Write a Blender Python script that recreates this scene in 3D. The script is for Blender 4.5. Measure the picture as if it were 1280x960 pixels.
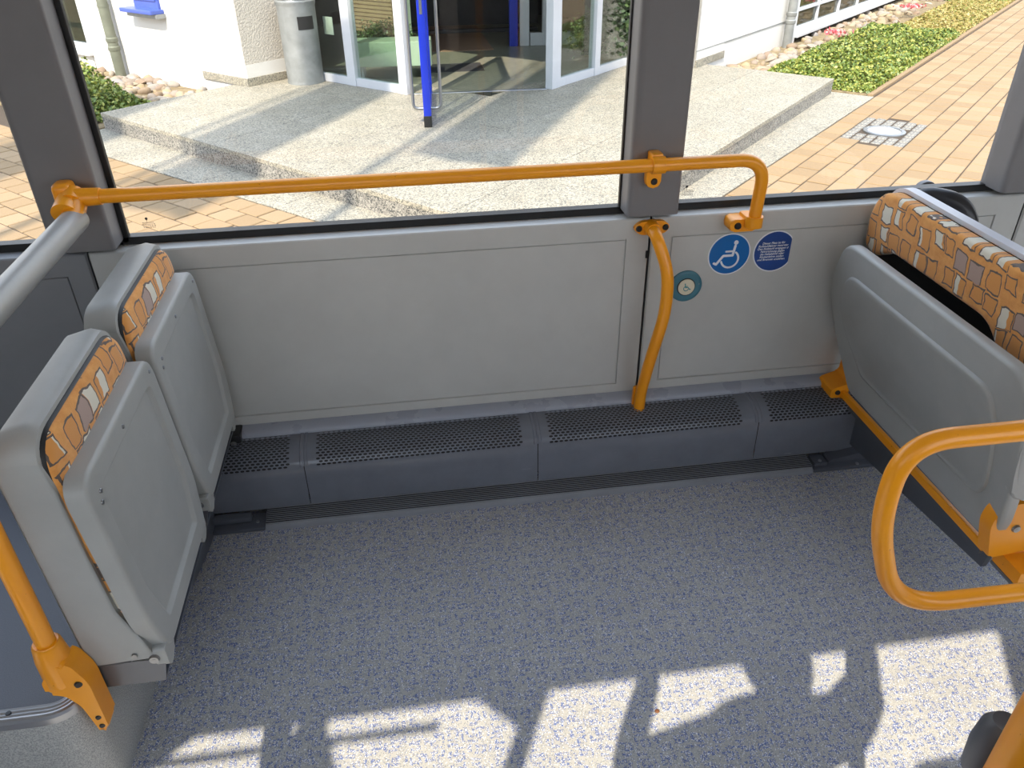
import bpy, bmesh, math, random
from mathutils import Vector, Matrix
random.seed(7)
S = bpy.context.scene
for o in list(bpy.data.objects): bpy.data.objects.remove(o)

# ---------------- camera ----------------
cam_d = bpy.data.cameras.new('camera'); cam = bpy.data.objects.new('camera', cam_d)
S.collection.objects.link(cam); S.camera = cam
cam_d.sensor_width = 36; cam_d.lens = 974.24 / 1280 * 36; cam_d.clip_start = .02; cam_d.clip_end = 300
Rv = Vector((0.98973151, -0.14245297, -0.01177661)); Uv = Vector((0.08623238, 0.52934889, 0.8440105)); Fv = Vector((0.11399787, 0.83635931, -0.53619734))
cam.matrix_world = Matrix(((Rv.x, Uv.x, -Fv.x, 0), (Rv.y, Uv.y, -Fv.y, 0), (Rv.z, Uv.z, -Fv.z, 1.62), (0, 0, 0, 1)))

# ---------------- world, sun, exposure ----------------
SUN_DIR = Vector((.5, 1.0, -1.2)).normalized()
SKY = 1.6; SUN = 4.9
W = bpy.data.worlds.new('sky'); S.world = W; W.use_nodes = True
nt = W.node_tree; nt.nodes.clear()
wo = nt.nodes.new('ShaderNodeOutputWorld'); bg = nt.nodes.new('ShaderNodeBackground')
tc = nt.nodes.new('ShaderNodeTexCoord'); sep = nt.nodes.new('ShaderNodeSeparateXYZ'); rp = nt.nodes.new('ShaderNodeValToRGB')
nt.links.new(tc.outputs['Generated'], sep.inputs[0]); nt.links.new(sep.outputs['Z'], rp.inputs[0])
rp.color_ramp.elements[0].position = 0; rp.color_ramp.elements[0].color = (.96, .97, 1, 1)
rp.color_ramp.elements[1].position = .8; rp.color_ramp.elements[1].color = (.62, .76, 1, 1)
nt.links.new(rp.outputs[0], bg.inputs[0]); bg.inputs[1].default_value = SKY; nt.links.new(bg.outputs[0], wo.inputs[0])
sd = bpy.data.lights.new('sun', 'SUN'); sd.energy = SUN; sd.angle = math.radians(.53); sd.color = (1, .90, .76)
sun = bpy.data.objects.new('sun', sd); S.collection.objects.link(sun)
sun.rotation_euler = SUN_DIR.to_track_quat('-Z', 'Y').to_euler()
S.view_settings.view_transform = 'Standard'; S.view_settings.look = 'None'
S.view_settings.gamma = 1; S.view_settings.use_curve_mapping = False
S.view_settings.exposure = 1.0

C = S.collection
# ---------------- materials ----------------
def lin(r, g, b):
    f = lambda c: (c / 255 / 12.92) if c / 255 <= .04045 else ((c / 255 + .055) / 1.055) ** 2.4
    return (f(r), f(g), f(b), 1)
class NM:
    def __init__(s, name, col=(.5, .5, .5, 1), rough=.5, metal=0., spec=.5):
        s.m = bpy.data.materials.new(name); s.m.use_nodes = True; s.t = s.m.node_tree; s.n = s.t.nodes
        s.b = s.n['Principled BSDF']; s.out = s.n['Material Output']
        s.b.inputs['Base Color'].default_value = col; s.b.inputs['Roughness'].default_value = rough
        s.b.inputs['Metallic'].default_value = metal; s.b.inputs['Specular IOR Level'].default_value = spec
        s.m.diffuse_color = col
    def add(s, ty, **kw):
        x = s.n.new(ty)
        for k, v in kw.items(): setattr(x, k, v)
        return x
    def l(s, a, b): s.t.links.new(a, b)
    def obj(s, scale=1, rot=(0, 0, 0)):
        tc = s.add('ShaderNodeTexCoord'); mp = s.add('ShaderNodeMapping')
        sc = scale if isinstance(scale, (tuple, list)) else (scale,) * 3
        mp.inputs['Scale'].default_value = sc; mp.inputs['Rotation'].default_value = rot
        s.l(tc.outputs['Object'], mp.inputs[0]); return mp.outputs[0]
    def noise(s, vec, scale, detail=3, rough=.5):
        x = s.add('ShaderNodeTexNoise'); x.inputs['Scale'].default_value = scale; x.inputs['Detail'].default_value = detail
        x.inputs['Roughness'].default_value = rough
        if vec: s.l(vec, x.inputs['Vector'])
        return x
    def ramp(s, fac, stops, interp='LINEAR'):
        x = s.add('ShaderNodeValToRGB'); x.color_ramp.interpolation = interp
        e = x.color_ramp.elements
        while len(e) < len(stops): e.new(.5)
        for i, (p, c) in enumerate(stops): e[i].position = p; e[i].color = c
        s.l(fac, x.inputs[0]); return x.outputs[0]
    def mix(s, fac, a, b, mode='MIX'):
        x = s.add('ShaderNodeMix', data_type='RGBA', blend_type=mode)
        for i, v in ((0, fac), (6, a), (7, b)):
            if hasattr(v, 'node'): s.l(v, x.inputs[i])
            else: x.inputs[i].default_value = v
        return x.outputs[2]
    def math(s, op, a, b=0.):
        x = s.add('ShaderNodeMath', operation=op)
        for i, v in ((0, a), (1, b)):
            if hasattr(v, 'node'): s.l(v, x.inputs[i])
            else: x.inputs[i].default_value = v
        return x.outputs[0]
    def bump(s, h, strength=.3, dist=.002):
        x = s.add('ShaderNodeBump'); x.inputs['Strength'].default_value = strength; x.inputs['Distance'].default_value = dist
        s.l(h, x.inputs['Height']); s.l(x.outputs[0], s.b.inputs['Normal'])
    def col(s, c): s.l(c, s.b.inputs['Base Color'])
def g(v): return (v, v, v, 1)
M = {}
def plastic(name, col, rough, var=.12, bs=900, bstr=.15, metal=0., wear=None):
    a = NM(name, col, rough, metal); v = a.obj()
    n = a.noise(v, 6, 5, .65); c = a.ramp(n.outputs[0], [(.3, tuple(x * (1 - var) for x in col[:3]) + (1,)), (.7, tuple(min(1, x * (1 + var)) for x in col[:3]) + (1,))])
    if wear:
        w = a.noise(a.obj((5, 90, 150)), 1.5, 3, .6); wf = a.ramp(w.outputs[0], [(.73, g(0)), (.76, g(1))])
        c = a.mix(wf, c, wear)
    a.col(c)
    if bstr: a.bump(a.noise(v, bs, 2).outputs[0], bstr, .0006)
    r = a.ramp(a.noise(v, 14, 4).outputs[0], [(.2, g(max(0, rough - .025))), (.8, g(min(1, rough + .025)))]); a.l(r, a.b.inputs['Roughness'])
    M[name] = a.m; return a
plastic('panel_grey', (.50, .505, .48, 1), .36, .05)
plastic('sill_grey', (.4, .42, .43, 1), .4, .05)
plastic('pillar_grey', (.175, .17, .172, 1), .42, .05)
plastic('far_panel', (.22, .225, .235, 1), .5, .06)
plastic('seat_grey', (.355, .365, .35, 1), .42, .07, 500, .25)
plastic('heater_dark', (.165, .18, .21, 1), .19, .1, wear=(.42, .44, .47, 1))
plastic('skirt_dark', (.09, .10, .12, 1), .4, .1)
plastic('strip_grey', (.26, .275, .30, 1), .38, .12)
plastic('bar_blue', (.33, .36, .42, 1), .28, .02)
plastic('shell_light', (.60, .61, .66, 1), .4, .02)
plastic('rubber', (.004,.004,.004,1), .45, .1, 900, 0)
plastic('black', (.008, .008, .008, 1), .5, .1, 900, 0)
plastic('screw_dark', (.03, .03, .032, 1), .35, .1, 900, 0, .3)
plastic('plate_steel', (.13, .14, .16, 1), .35, .06, 900, .05, .6)
plastic('steel', (.30, .31, .32, 1), .32, .06, 900, .05, .9)
plastic('alu', (.42, .43, .45, 1), .35, .08, 900, .1, .8)
plastic('foam_tube', (.34, .34, .325, 1), .42, .06, 1500, .2, .25)
plastic('bus_white', (.75, .75, .74, 1), .6, .04)
plastic('skin_blue', (.02, .05, .22, 1), .3, .05, 900, 0)
plastic('frame_white', (.50, .51, .53, 1), .35, .04, 900, 0)
plastic('door_blue', (.008, .025, .36, 1), .3, .06, 900, 0)
plastic('window_blue', (.05, .09, .36, 1), .35, .1, 900, 0)
plastic('zinc', (.24, .25, .245, 1), .5, .2, 60, .1, .35)
plastic('zinc_green', (.15, .16, .12, 1), .55, .2, 60, .1, .2)
plastic('planter', (.34, .42, .30, 1), .5, .05)
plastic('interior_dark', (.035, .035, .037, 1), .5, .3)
plastic('clad_dark', (.03, .032, .035, 1), .3, .4, 40, .2)
plastic('cream', (.42, .37, .27, 1), .6, .05)
plastic('brownlattice', (.40, .28, .17, 1), .6, .2)
plastic('curtain_lilac', (.30, .25, .30, 1), .8, .1)
plastic('teal', (.055, .19, .25, 1), .4, .1, 900, 0)
plastic('sign_blue', (.0, .13, .42, 1), .35, .03, 900, 0)
plastic('sign_navy', (.012, .055, .24, 1), .35, .25, 900, 0)
plastic('print_white', (.75, .78, .82, 1), .4, .03, 900, 0)
plastic('print_cream', (.72, .68, .52, 1), .4, .03, 900, 0)
plastic('print_teal', (.02, .25, .28, 1), .4, .03, 900, 0)
plastic('lens_white', (.5,.52,.55,1), .25, .05, 300, .3)
plastic('paper', (.75, .74, .70, 1), .6, .03, 900, 0)
plastic('leaf_brown', (.16, .06, .02, 1), .6, .2, 900, 0)
plastic('post_white', (.55,.55,.55,1), .5, .03)
# orange paint with orange peel and small chips
a = NM('orange_paint', (.72, .29, .012, 1), .32); v = a.obj()
n = a.ramp(a.noise(v, 5, 4).outputs[0], [(.3, (.88, .32, .007, 1)), (.7, (.94, .37, .010, 1))])
ch = a.ramp(a.noise(v, 130, 3, .6).outputs[0], [(.735, g(0)), (.75, g(1))])
a.col(a.mix(ch, n, (.25, .09, .01, 1))); a.bump(a.noise(v, 260, 2).outputs[0], .12, .0005); a.b.inputs['Coat Weight'].default_value = .1
M['orange'] = a.m
# seat fabric: uneven squares outlined in brown-grey on orange
def fabric(name, sc, rot):
    a = NM(name, (.6, .3, .1, 1), .95, 0, .1); v = a.obj(1, rot)
    nz = a.noise(v, 18, 2); nz2 = a.noise(v, 55, 2)
    d1 = a.mix(.030, v, nz.outputs['Color'], 'ADD'); d = a.mix(.006, d1, nz2.outputs['Color'], 'ADD')
    mp = a.add('ShaderNodeMapping'); mp.inputs['Scale'].default_value = sc; a.l(d, mp.inputs[0])
    vo = a.add('ShaderNodeTexVoronoi', voronoi_dimensions='2D', feature='F1', distance='CHEBYCHEV'); vo.inputs['Scale'].default_value = 1; vo.inputs['Randomness'].default_value = .42
    a.l(mp.outputs[0], vo.inputs['Vector'])
    sp = a.add('ShaderNodeSeparateColor'); a.l(vo.outputs['Color'], sp.inputs[0])
    dist = vo.outputs['Distance']
    off = a.math('MULTIPLY', a.math('SUBTRACT', sp.outputs[1], .5), .12); dd = a.math('ADD', dist, off)
    base = a.ramp(a.noise(v, 30, 4, .7).outputs[0], [(.3, (.66, .27, .06, 1)), (.7, (.82, .40, .12, 1))])
    # one part of the patch can be cream
    pos = a.add('ShaderNodeSeparateXYZ'); a.l(vo.outputs['Position'], pos.inputs[0]); pv = a.add('ShaderNodeSeparateXYZ'); a.l(mp.outputs[0], pv.inputs[0])
    side = a.math('GREATER_THAN', a.math('ADD', a.math('SUBTRACT', pv.outputs[0], pos.outputs[0]), a.math('MULTIPLY', a.math('SUBTRACT', sp.outputs[2], .5), .9)), 0.02)
    cream = a.math('MULTIPLY', side, a.math('LESS_THAN', sp.outputs[0], .62))
    grey = a.math('GREATER_THAN', sp.outputs[0], .90)
    inner = a.mix(cream, (.70, .31, .08, 1), (.74, .70, .58, 1)); inner = a.mix(grey, inner, (.42, .30, .25, 1))
    inner = a.mix(.35, inner, base, 'MULTIPLY') if False else inner
    ins = a.math('LESS_THAN', dd, .345); c = a.mix(ins, base, inner)
    ring = a.math('MULTIPLY', a.math('GREATER_THAN', dd, .315), a.math('LESS_THAN', dd, .375))
    c = a.mix(ring, c, (.13, .10, .085, 1))
    a.col(c); a.bump(a.noise(a.obj((1, 1, 1)), 900, 2).outputs[0], .5, .001)
    a.b.inputs['Sheen Weight'].default_value = .3
    M[name] = a.m
fabric('fabric', (17.5, 15.5, 1), (0, 0, 0))
# floor vinyl
a = NM('floor_vinyl', (.2, .2, .2, 1), .55); v = a.obj()
vo = a.add('ShaderNodeTexVoronoi', voronoi_dimensions='2D'); vo.inputs['Scale'].default_value = 560; a.l(v, vo.inputs['Vector'])
sp = a.add('ShaderNodeSeparateColor'); a.l(vo.outputs['Color'], sp.inputs[0])
def dashes(scale, off):
    mp = a.add('ShaderNodeMapping'); mp.inputs['Scale'].default_value = scale; mp.inputs['Location'].default_value = off
    dn = a.mix(.012, v, a.noise(v, 60, 2).outputs['Color'], 'ADD'); a.l(dn, mp.inputs[0])
    w = a.add('ShaderNodeTexVoronoi', voronoi_dimensions='2D', distance='CHEBYCHEV'); w.inputs['Scale'].default_value = 1; w.inputs['Randomness'].default_value = .55; a.l(mp.outputs[0], w.inputs['Vector'])
    return a.math('LESS_THAN', w.outputs['Distance'], .23)
dm = a.math('MAXIMUM', dashes((22, 70, 1), (0, 0, 0)), dashes((70, 24, 1), (.37, .41, 0)))
bl_amt = a.math('ADD', a.math('MULTIPLY', dm, .55), .035)
blue = a.math('LESS_THAN', sp.outputs[0], bl_amt)
white = a.math('GREATER_THAN', sp.outputs[1], a.math('SUBTRACT', .95, a.math('MULTIPLY', dm, .10)))
dark = a.math('LESS_THAN', sp.outputs[2], .12)
basec = a.ramp(a.noise(v, 3.5, 5, .6).outputs[0], [(.3, (.35, .342, .318, 1)), (.7, (.405, .395, .362, 1))])
c = a.mix(dark, basec, (.20, .21, .23, 1)); c = a.mix(blue, c, (.11, .145, .30, 1)); c = a.mix(white, c, (.66, .68, .72, 1))
a.col(c); a.bump(sp.outputs[1], .12, .0008); M['floor_vinyl'] = a.m
a = NM('podium_vinyl', (.06, .066, .08, 1), .5); v = a.obj(); n = a.noise(v, 700, 2); a.col(a.ramp(n.outputs[0], [(.4, (.10, .11, .135, 1)), (.62, (.14, .155, .185, 1))])); a.bump(n.outputs[0], .1, .0006); M['podium_vinyl'] = a.m
a = NM('podium_side', (.2, .2, .2, 1), .5); v = a.obj(); n = a.noise(v, 380, 2); a.col(a.ramp(n.outputs[0], [(.38, (.25, .26, .26, 1)), (.62, (.45, .46, .44, 1))])); a.bump(n.outputs[0], .15, .0006); M['podium_side'] = a.m
# granite
def granite(name, lo, mid, hi, sc=230):
    a = NM(name, mid, .6); v = a.obj()
    vo = a.add('ShaderNodeTexVoronoi'); vo.inputs['Scale'].default_value = sc; a.l(v, vo.inputs['Vector'])
    sp = a.add('ShaderNodeSeparateColor'); a.l(vo.outputs['Color'], sp.inputs[0])
    c = a.ramp(sp.outputs[0], [(0, lo), (.25, lo), (.3, mid), (.7, mid), (.75, hi)], 'CONSTANT')
    oi = a.add('ShaderNodeObjectInfo'); t = a.ramp(oi.outputs['Random'], [(0, g(.90)), (1, g(1))])
    c = a.mix(1, c, t, 'MULTIPLY'); n = a.ramp(a.noise(v, 4, 4).outputs[0], [(.3, (.86, .85, .82, 1)), (.7, g(1))]); a.col(a.mix(1, c, n, 'MULTIPLY')); M[name] = a.m
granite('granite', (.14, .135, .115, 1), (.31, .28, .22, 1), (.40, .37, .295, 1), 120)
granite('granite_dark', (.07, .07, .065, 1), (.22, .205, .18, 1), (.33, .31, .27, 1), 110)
# concrete paver
a = NM('paver', (.5, .4, .27, 1), .85); v = a.obj(); oi = a.add('ShaderNodeObjectInfo')
t = a.ramp(oi.outputs['Random'], [(0, (.245, .165, .085, 1)), (.5, (.28, .19, .10, 1)), (1, (.305, .212, .12, 1))])
n = a.ramp(a.noise(v, 120, 4, .7).outputs[0], [(.3, (.84, .83, .82, 1)), (.7, g(1))]); a.col(a.mix(1, t, n, 'MULTIPLY')); a.bump(a.noise(v, 200, 3).outputs[0], .4, .003); M['paver'] = a.m
a = NM('joint_sand', (.055, .038, .024, 1), .95); M['joint_sand'] = a.m
# render, rough plaster
def plaster(name, col, sc, st):
    a = NM(name, col, .85); v = a.obj(); n = a.noise(v, sc, 3, .6)
    a.col(a.ramp(a.noise(v, 1.5, 4).outputs[0], [(.3, tuple(x * .95 for x in col[:3]) + (1,)), (.7, col)])); a.bump(n.outputs[0], st, .01); M[name] = a.m
plaster('white_wall', (.60, .585, .55, 1), 30, .15); plaster('rough_wall', (.46, .425, .37, 1), 45, 1.0)
# soil, grass, leaves
a = NM('soil', (.12, .08, .045, 1), .95); v = a.obj(); a.col(a.ramp(a.noise(v, 9, 5, .7).outputs[0], [(.3, (.10, .07, .04, 1)), (.7, (.30, .23, .12, 1))])); M['soil'] = a.m
def leafy(name, c1, c2, c3):
    a = NM(name, c2, .5); v = a.obj(); w = a.add('ShaderNodeTexWhiteNoise', noise_dimensions='3D')
    ge = a.add('ShaderNodeNewGeometry'); w2 = a.ramp(ge.outputs['Random Per Island'], [(0, c1), (.6, c2), (1, c3)]); a.col(w2)
    a.b.inputs['Subsurface Weight'].default_value = 0; M[name] = a.m
leafy('leaf_green', (.06, .11, .015, 1), (.16, .21, .035, 1), (.34, .33, .07, 1))
leafy('leaf_dark', (.02, .045, .012, 1), (.045, .085, .025, 1), (.10, .15, .05, 1))
leafy('grass', (.17, .19, .04, 1), (.30, .24, .07, 1), (.38, .28, .11, 1))
leafy('grass_green', (.10, .19, .025, 1), (.16, .25, .04, 1), (.3, .3, .08, 1))
leafy('petal', (.55, .06, .09, 1), (.65, .15, .17, 1), (.6, .35, .3, 1))
a = NM('stone', (.5, .45, .4, 1), .85); oi = a.add('ShaderNodeObjectInfo')
t = a.ramp(oi.outputs['Random'], [(0, (.36, .33, .29, 1)), (.35, (.24, .17, .12, 1)), (.6, (.38, .29, .17, 1)), (1, (.28, .26, .25, 1))])
v = a.obj(); n = a.ramp(a.noise(v, 25, 4, .7).outputs[0], [(.3, g(.7)), (.7, g(1))]); a.col(a.mix(1, t, n, 'MULTIPLY')); M['stone'] = a.m
# entrance hall floor
a = NM('hall_floor', (.2, .2, .15, 1), .3); v = a.obj(); br = a.add('ShaderNodeTexBrick'); br.inputs['Scale'].default_value = 4; br.inputs['Color1'].default_value = (.22, .21, .16, 1); br.inputs['Color2'].default_value = (.18, .18, .14, 1); br.inputs['Mortar'].default_value = (.11, .11, .09, 1); br.inputs['Mortar Size'].default_value = .012; a.l(v, br.inputs['Vector']); a.col(br.outputs[0]); M['hall_floor'] = a.m
a = NM('hall_red', (.30, .19, .13, 1), .45); M['hall_red'] = a.m
# glass: thin sheets (fresnel reflection over a clear, lightly tinted film)
def glass(name, tint, refl=1.0):
    m = bpy.data.materials.new(name); m.use_nodes = True; t = m.node_tree; t.nodes.clear()
    o = t.nodes.new('ShaderNodeOutputMaterial'); mx = t.nodes.new('ShaderNodeMixShader'); tr = t.nodes.new('ShaderNodeBsdfTransparent'); gl = t.nodes.new('ShaderNodeBsdfGlossy')
    lw = t.nodes.new('ShaderNodeLayerWeight'); lw.inputs[0].default_value = .5; pw = t.nodes.new('ShaderNodeMath'); pw.operation = 'POWER'; pw.inputs[1].default_value = 5; t.links.new(lw.outputs['Facing'], pw.inputs[0])
    fr = t.nodes.new('ShaderNodeMath'); fr.operation = 'MULTIPLY_ADD'; fr.inputs[1].default_value = .96; fr.inputs[2].default_value = .04; t.links.new(pw.outputs[0], fr.inputs[0]); tr.inputs[0].default_value = tint; gl.inputs['Roughness'].default_value = 0.0
    mu = t.nodes.new('ShaderNodeMath'); mu.operation = 'MULTIPLY'; mu.inputs[1].default_value = refl
    t.links.new(fr.outputs[0], mu.inputs[0]); t.links.new(mu.outputs[0], mx.inputs[0]); t.links.new(tr.outputs[0], mx.inputs[1]); t.links.new(gl.outputs[0], mx.inputs[2]); t.links.new(mx.outputs[0], o.inputs[0]); M[name] = m
glass('bus_glass', (.97, .975, .97, 1), .6); glass('door_glass', (.80, .86, .82, 1), 1.6)
glass('far_glass', (.55, .6, .58, 1), 1.0); glass('tinted_glass', (.97, .97, .96, 1), .6)
def emis(name, col, st):
    m = bpy.data.materials.new(name); m.use_nodes = True; b = m.node_tree.nodes['Principled BSDF']; b.inputs['Emission Color'].default_value = col; b.inputs['Emission Strength'].default_value = st; M[name] = m

# ---------------- mesh helpers ----------------
def smooth(me, ang=38):
    me.polygons.foreach_set('use_smooth', [True] * len(me.polygons)); me.set_sharp_from_angle(angle=math.radians(ang))
def obj(name, bm, mat, parent=None, loc=None, sm=38, keep=True):
    me = bpy.data.meshes.new(name); bm.normal_update(); bm.to_mesh(me); bm.free()
    for m_ in (mat if isinstance(mat, (list, tuple)) else [mat]): me.materials.append(M[m_])
    if sm: smooth(me, sm)
    o = bpy.data.objects.new(name, me); C.objects.link(o)
    if sm and len(me.polygons) < 6000: wn = o.modifiers.new('wn', 'WEIGHTED_NORMAL'); wn.keep_sharp = True
    if parent: o.parent = parent
    if loc: o.location = loc
    return o
def tag(o, label, cat, group=None, kind=None):
    o['label'] = label; o['category'] = cat
    if group: o['group'] = group
    if kind: o['kind'] = kind
    return o
def empty(name, loc, label, cat, group=None, rz=0):
    o = bpy.data.objects.new(name, None); C.objects.link(o); o.location = loc; o.rotation_euler = (0, 0, rz); o.empty_display_size = .05
    return tag(o, label, cat, group)
def struct(o): o['kind'] = 'structure'; return o
def B(): return bmesh.new()
def box(bm, x0, x1, y0, y1, z0, z1, bev=0, seg=2, M4=None):
    r = bmesh.ops.create_cube(bm, size=1); vs = r['verts']
    for v_ in vs:
        v_.co = Vector(((x0 + x1) / 2 + v_.co.x * (x1 - x0), (y0 + y1) / 2 + v_.co.y * (y1 - y0), (z0 + z1) / 2 + v_.co.z * (z1 - z0)))
    if bev:
        es = list({e for v_ in vs for e in v_.link_edges})
        rr = bmesh.ops.bevel(bm, geom=es, offset=bev, segments=seg, profile=.5, affect='EDGES'); vs = list({v_ for f in rr['faces'] for v_ in f.verts} | {v_ for v_ in vs if v_.is_valid})
    if M4: bmesh.ops.transform(bm, matrix=M4, verts=[v_ for v_ in vs if v_.is_valid])
    return bm
def frames(pts, closed=False):
    T = []
    n = len(pts)
    for i in range(n):
        a_ = pts[i - 1] if i or closed else pts[0]; b_ = pts[(i + 1) % n] if i < n - 1 or closed else pts[-1]
        T.append((b_ - a_).normalized())
    up = Vector((0, 0, 1)) if abs(T[0].z) < .9 else Vector((1, 0, 0))
    nrm = (up - T[0] * up.dot(T[0])).normalized(); out = []
    for i in range(n):
        if i: nrm = (T[i - 1].rotation_difference(T[i]) @ nrm).normalized(); nrm = (nrm - T[i] * nrm.dot(T[i])).normalized()
        out.append((nrm, T[i].cross(nrm)))
    return out
def tube(bm, pts, r, seg=20, caps=True, rr=None):
    pts = [Vector(p) for p in pts]; fr = frames(pts); rings = []
    for i, (p, (n_, b_)) in enumerate(zip(pts, fr)):
        q = rr[i] if rr else r
        rings.append([bm.verts.new(p + (n_ * math.cos(t) + b_ * math.sin(t)) * q) for t in [2 * math.pi * k / seg for k in range(seg)]])
    for A, B_ in zip(rings, rings[1:]):
        for k in range(seg): bm.faces.new((A[k], A[(k + 1) % seg], B_[(k + 1) % seg], B_[k]))
    if caps: bm.faces.new(rings[0][::-1]); bm.faces.new(rings[-1])
    return bm
def fillet(pts, rad, n=10):
    pts = [Vector(p) for p in pts]; out = [pts[0]]
    for i in range(1, len(pts) - 1):
        r_ = rad[i - 1] if isinstance(rad, (list, tuple)) else rad
        p = pts[i]; a_ = (pts[i - 1] - p); b_ = (pts[i + 1] - p); r_ = min(r_, a_.length * .49, b_.length * .49)
        A = p + a_.normalized() * r_; D = p + b_.normalized() * r_
        for k in range(n + 1):
            t = k / n; out.append(A * (1 - t) ** 2 + p * 2 * t * (1 - t) + D * t * t)
    out.append(pts[-1]); return out
def poly2(pts, rad, n=6):   # rounded closed 2-D polygon
    out = []; N = len(pts)
    for i in range(N):
        r_ = rad[i] if isinstance(rad, (list, tuple)) else rad
        p = Vector(pts[i]); a_ = Vector(pts[i - 1]) - p; b_ = Vector(pts[(i + 1) % N]) - p
        if r_ <= 0: out.append(p); continue
        r_ = min(r_, a_.length * .49, b_.length * .49); A = p + a_.normalized() * r_; D = p + b_.normalized() * r_
        for k in range(n + 1):
            t = k / n; out.append(A * (1 - t) ** 2 + p * 2 * t * (1 - t) + D * t * t)
    return out
def prism(bm, pts, axis, a0, a1, bev=0, seg=2):
    """2-D outline extruded along axis; outline coords are the two other axes in order"""
    def P(p, h): return {'x': (h, p[0], p[1]), 'y': (p[0], h, p[1]), 'z': (p[0], p[1], h)}[axis]
    A = [bm.verts.new(P(p, a0)) for p in pts]; D = [bm.verts.new(P(p, a1)) for p in pts]; n = len(pts)
    f1 = bm.faces.new(A); f2 = bm.faces.new(D[::-1])
    for i in range(n): bm.faces.new((A[i], D[i], D[(i + 1) % n], A[(i + 1) % n]))
    if bev:
        es = list(f1.edges) + list(f2.edges)
        bmesh.ops.bevel(bm, geom=es, offset=bev, segments=seg, profile=.5, affect='EDGES')
    bmesh.ops.recalc_face_normals(bm, faces=bm.faces)
    return bm
def disc(bm, c, r, y0, y1, n=40, bev=0, clipx=None):
    pts = []
    for k in range(n):
        t = 2 * math.pi * k / n; x = c[0] + r * math.cos(t); z = c[1] + r * math.sin(t)
        if clipx is not None: x = min(x, clipx)
        pts.append((x, z))
    out = []
    for p in pts:
        if not out or (abs(p[0] - out[-1][0]) + abs(p[1] - out[-1][1])) > 1e-6: out.append(p)
    return prism(bm, out, 'y', y0, y1, bev)
def cyl(bm, p0, p1, r0, r1=None, seg=20): return tube(bm, [p0, p1], r0, seg, True, [r0, r1 if r1 is not None else r0])
def stroke(bm, pts, w, y0, y1, caps=True):
    """flat ribbon drawn in the xz plane"""
    for (a_, b_) in zip(pts, pts[1:]):
        a_ = Vector(a_); b_ = Vector(b_); d = (b_ - a_).normalized(); n_ = Vector((-d.y, d.x)) * w / 2
        prism(bm, [a_ + n_, a_ - n_, b_ - n_, b_ + n_], 'y', y0, y1)
    if caps:
        for p in pts: disc(bm, p, w / 2, y0 - .00003, y1, 12)
def screw(parent, p, n_, r=.006, mat='steel', name='screw'):
    n_ = Vector(n_).normalized(); p = Vector(p); bm = B(); cyl(bm, p, p + n_ * r * .55, r, r * .8, 12); cyl(bm, p + n_ * r * .5, p + n_ * r * .6, r * .4, r * .4, 6)
    return obj(name, bm, mat, parent)

# =====================================================================
#                       BUS : SHELL
# =====================================================================
YW = 2.05; YG = 2.10; X0 = -3.2; X1 = 4.6; YO = -.38
bm = B(); box(bm, X0, X1, YO - .06, YG + .05, -.06, 0); fl = struct(obj('floor', bm, 'floor_vinyl', sm=0))
bm = B(); box(bm, X0, X1, YO - .06, YG + .05, 2.25, 2.32); struct(obj('ceiling', bm, 'bus_white', sm=0))
# window wall : outer skin below the glass and header above
bm = B(); box(bm, X0, X1, YW + .045, YG + .04, -.06, .822); box(bm, X0, X1, YW - .0, YG + .04, 1.95, 2.25)
wb = struct(obj('wall_back', bm, 'pillar_grey', sm=0))
def wall_panel(xa, xb, ia, ib, mat='panel_grey'):
    """ribbed lining board with a recessed field and a rolled lip under the glass"""
    e_ = (.0, .0012, .0036, .005)
    xs = [xa, xa + .004] + [ia + q for q in e_] + [ib - q for q in e_[::-1]] + [xb - .004, xb]
    zs = [(.215, YW + .012), (.222, YW)] + [(.272 + q, YW) for q in e_] + [(.765 - q, YW) for q in e_[::-1]] + [(.812, YW), (.820, YW + .001), (.8235, YW + .004), (.8245, YW + .009), (.8248, YW + .02), (.825, YG)]
    bm = B(); G = []
    for j, (z, y) in enumerate(zs):
        row = []
        for i, x in enumerate(xs):
            d = min(x - ia, ib - x, z - .272, .765 - z); yy = y + (0 if d <= 1e-6 else .0055 if d < .0042 else .0012)
            if i in (0, len(xs) - 1): yy = max(yy, y + .006)
            row.append(bm.verts.new((x, yy, z)))
        G.append(row)
    for j in range(len(zs) - 1):
        for i in range(len(xs) - 1): bm.faces.new((G[j][i], G[j][i + 1], G[j + 1][i + 1], G[j + 1][i]))
    return obj('wall_panel', bm, mat, wb, sm=30)
wall_panel(-3.2, -.845, -3.0, -.905, 'far_panel'); wall_panel(-.841, .686, -.78, .618); wall_panel(.692, 1.86, .752, 1.775); wall_panel(1.866, 4.6, 1.95, 4.4)
# pillars
def pillar(xa, xb, n, y=2.02):
    bm = B(); pts = poly2([(xa, YG + .02), (xa, y), (xb, y), (xb, YG + .02)], [0, .022, .012, 0], 6); prism(bm, pts, 'z', .842, 1.98)
    # closed foot with a small bevel
    return struct(obj('trim_%d' % n, bm, 'pillar_grey', sm=50))
bm = B(); box(bm, X0, X1, YG + .013, YG + .03, .80, .845); obj('outer_seal', bm, 'rubber', wb, sm=0)
pillar(-.915, -.757, 1); pillar(.607, .755, 2); pillar(1.745, 1.93, 3)
bm = B(); box(bm, X0, X0 + .06, YO, YG, 0, 2.25); struct(obj('wall_left', bm, 'pillar_grey', sm=0))
bm = B(); box(bm, X1 - .06, X1, YO, YG, 0, 2.25); struct(obj('wall_right', bm, 'pillar_grey', sm=0))
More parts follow.
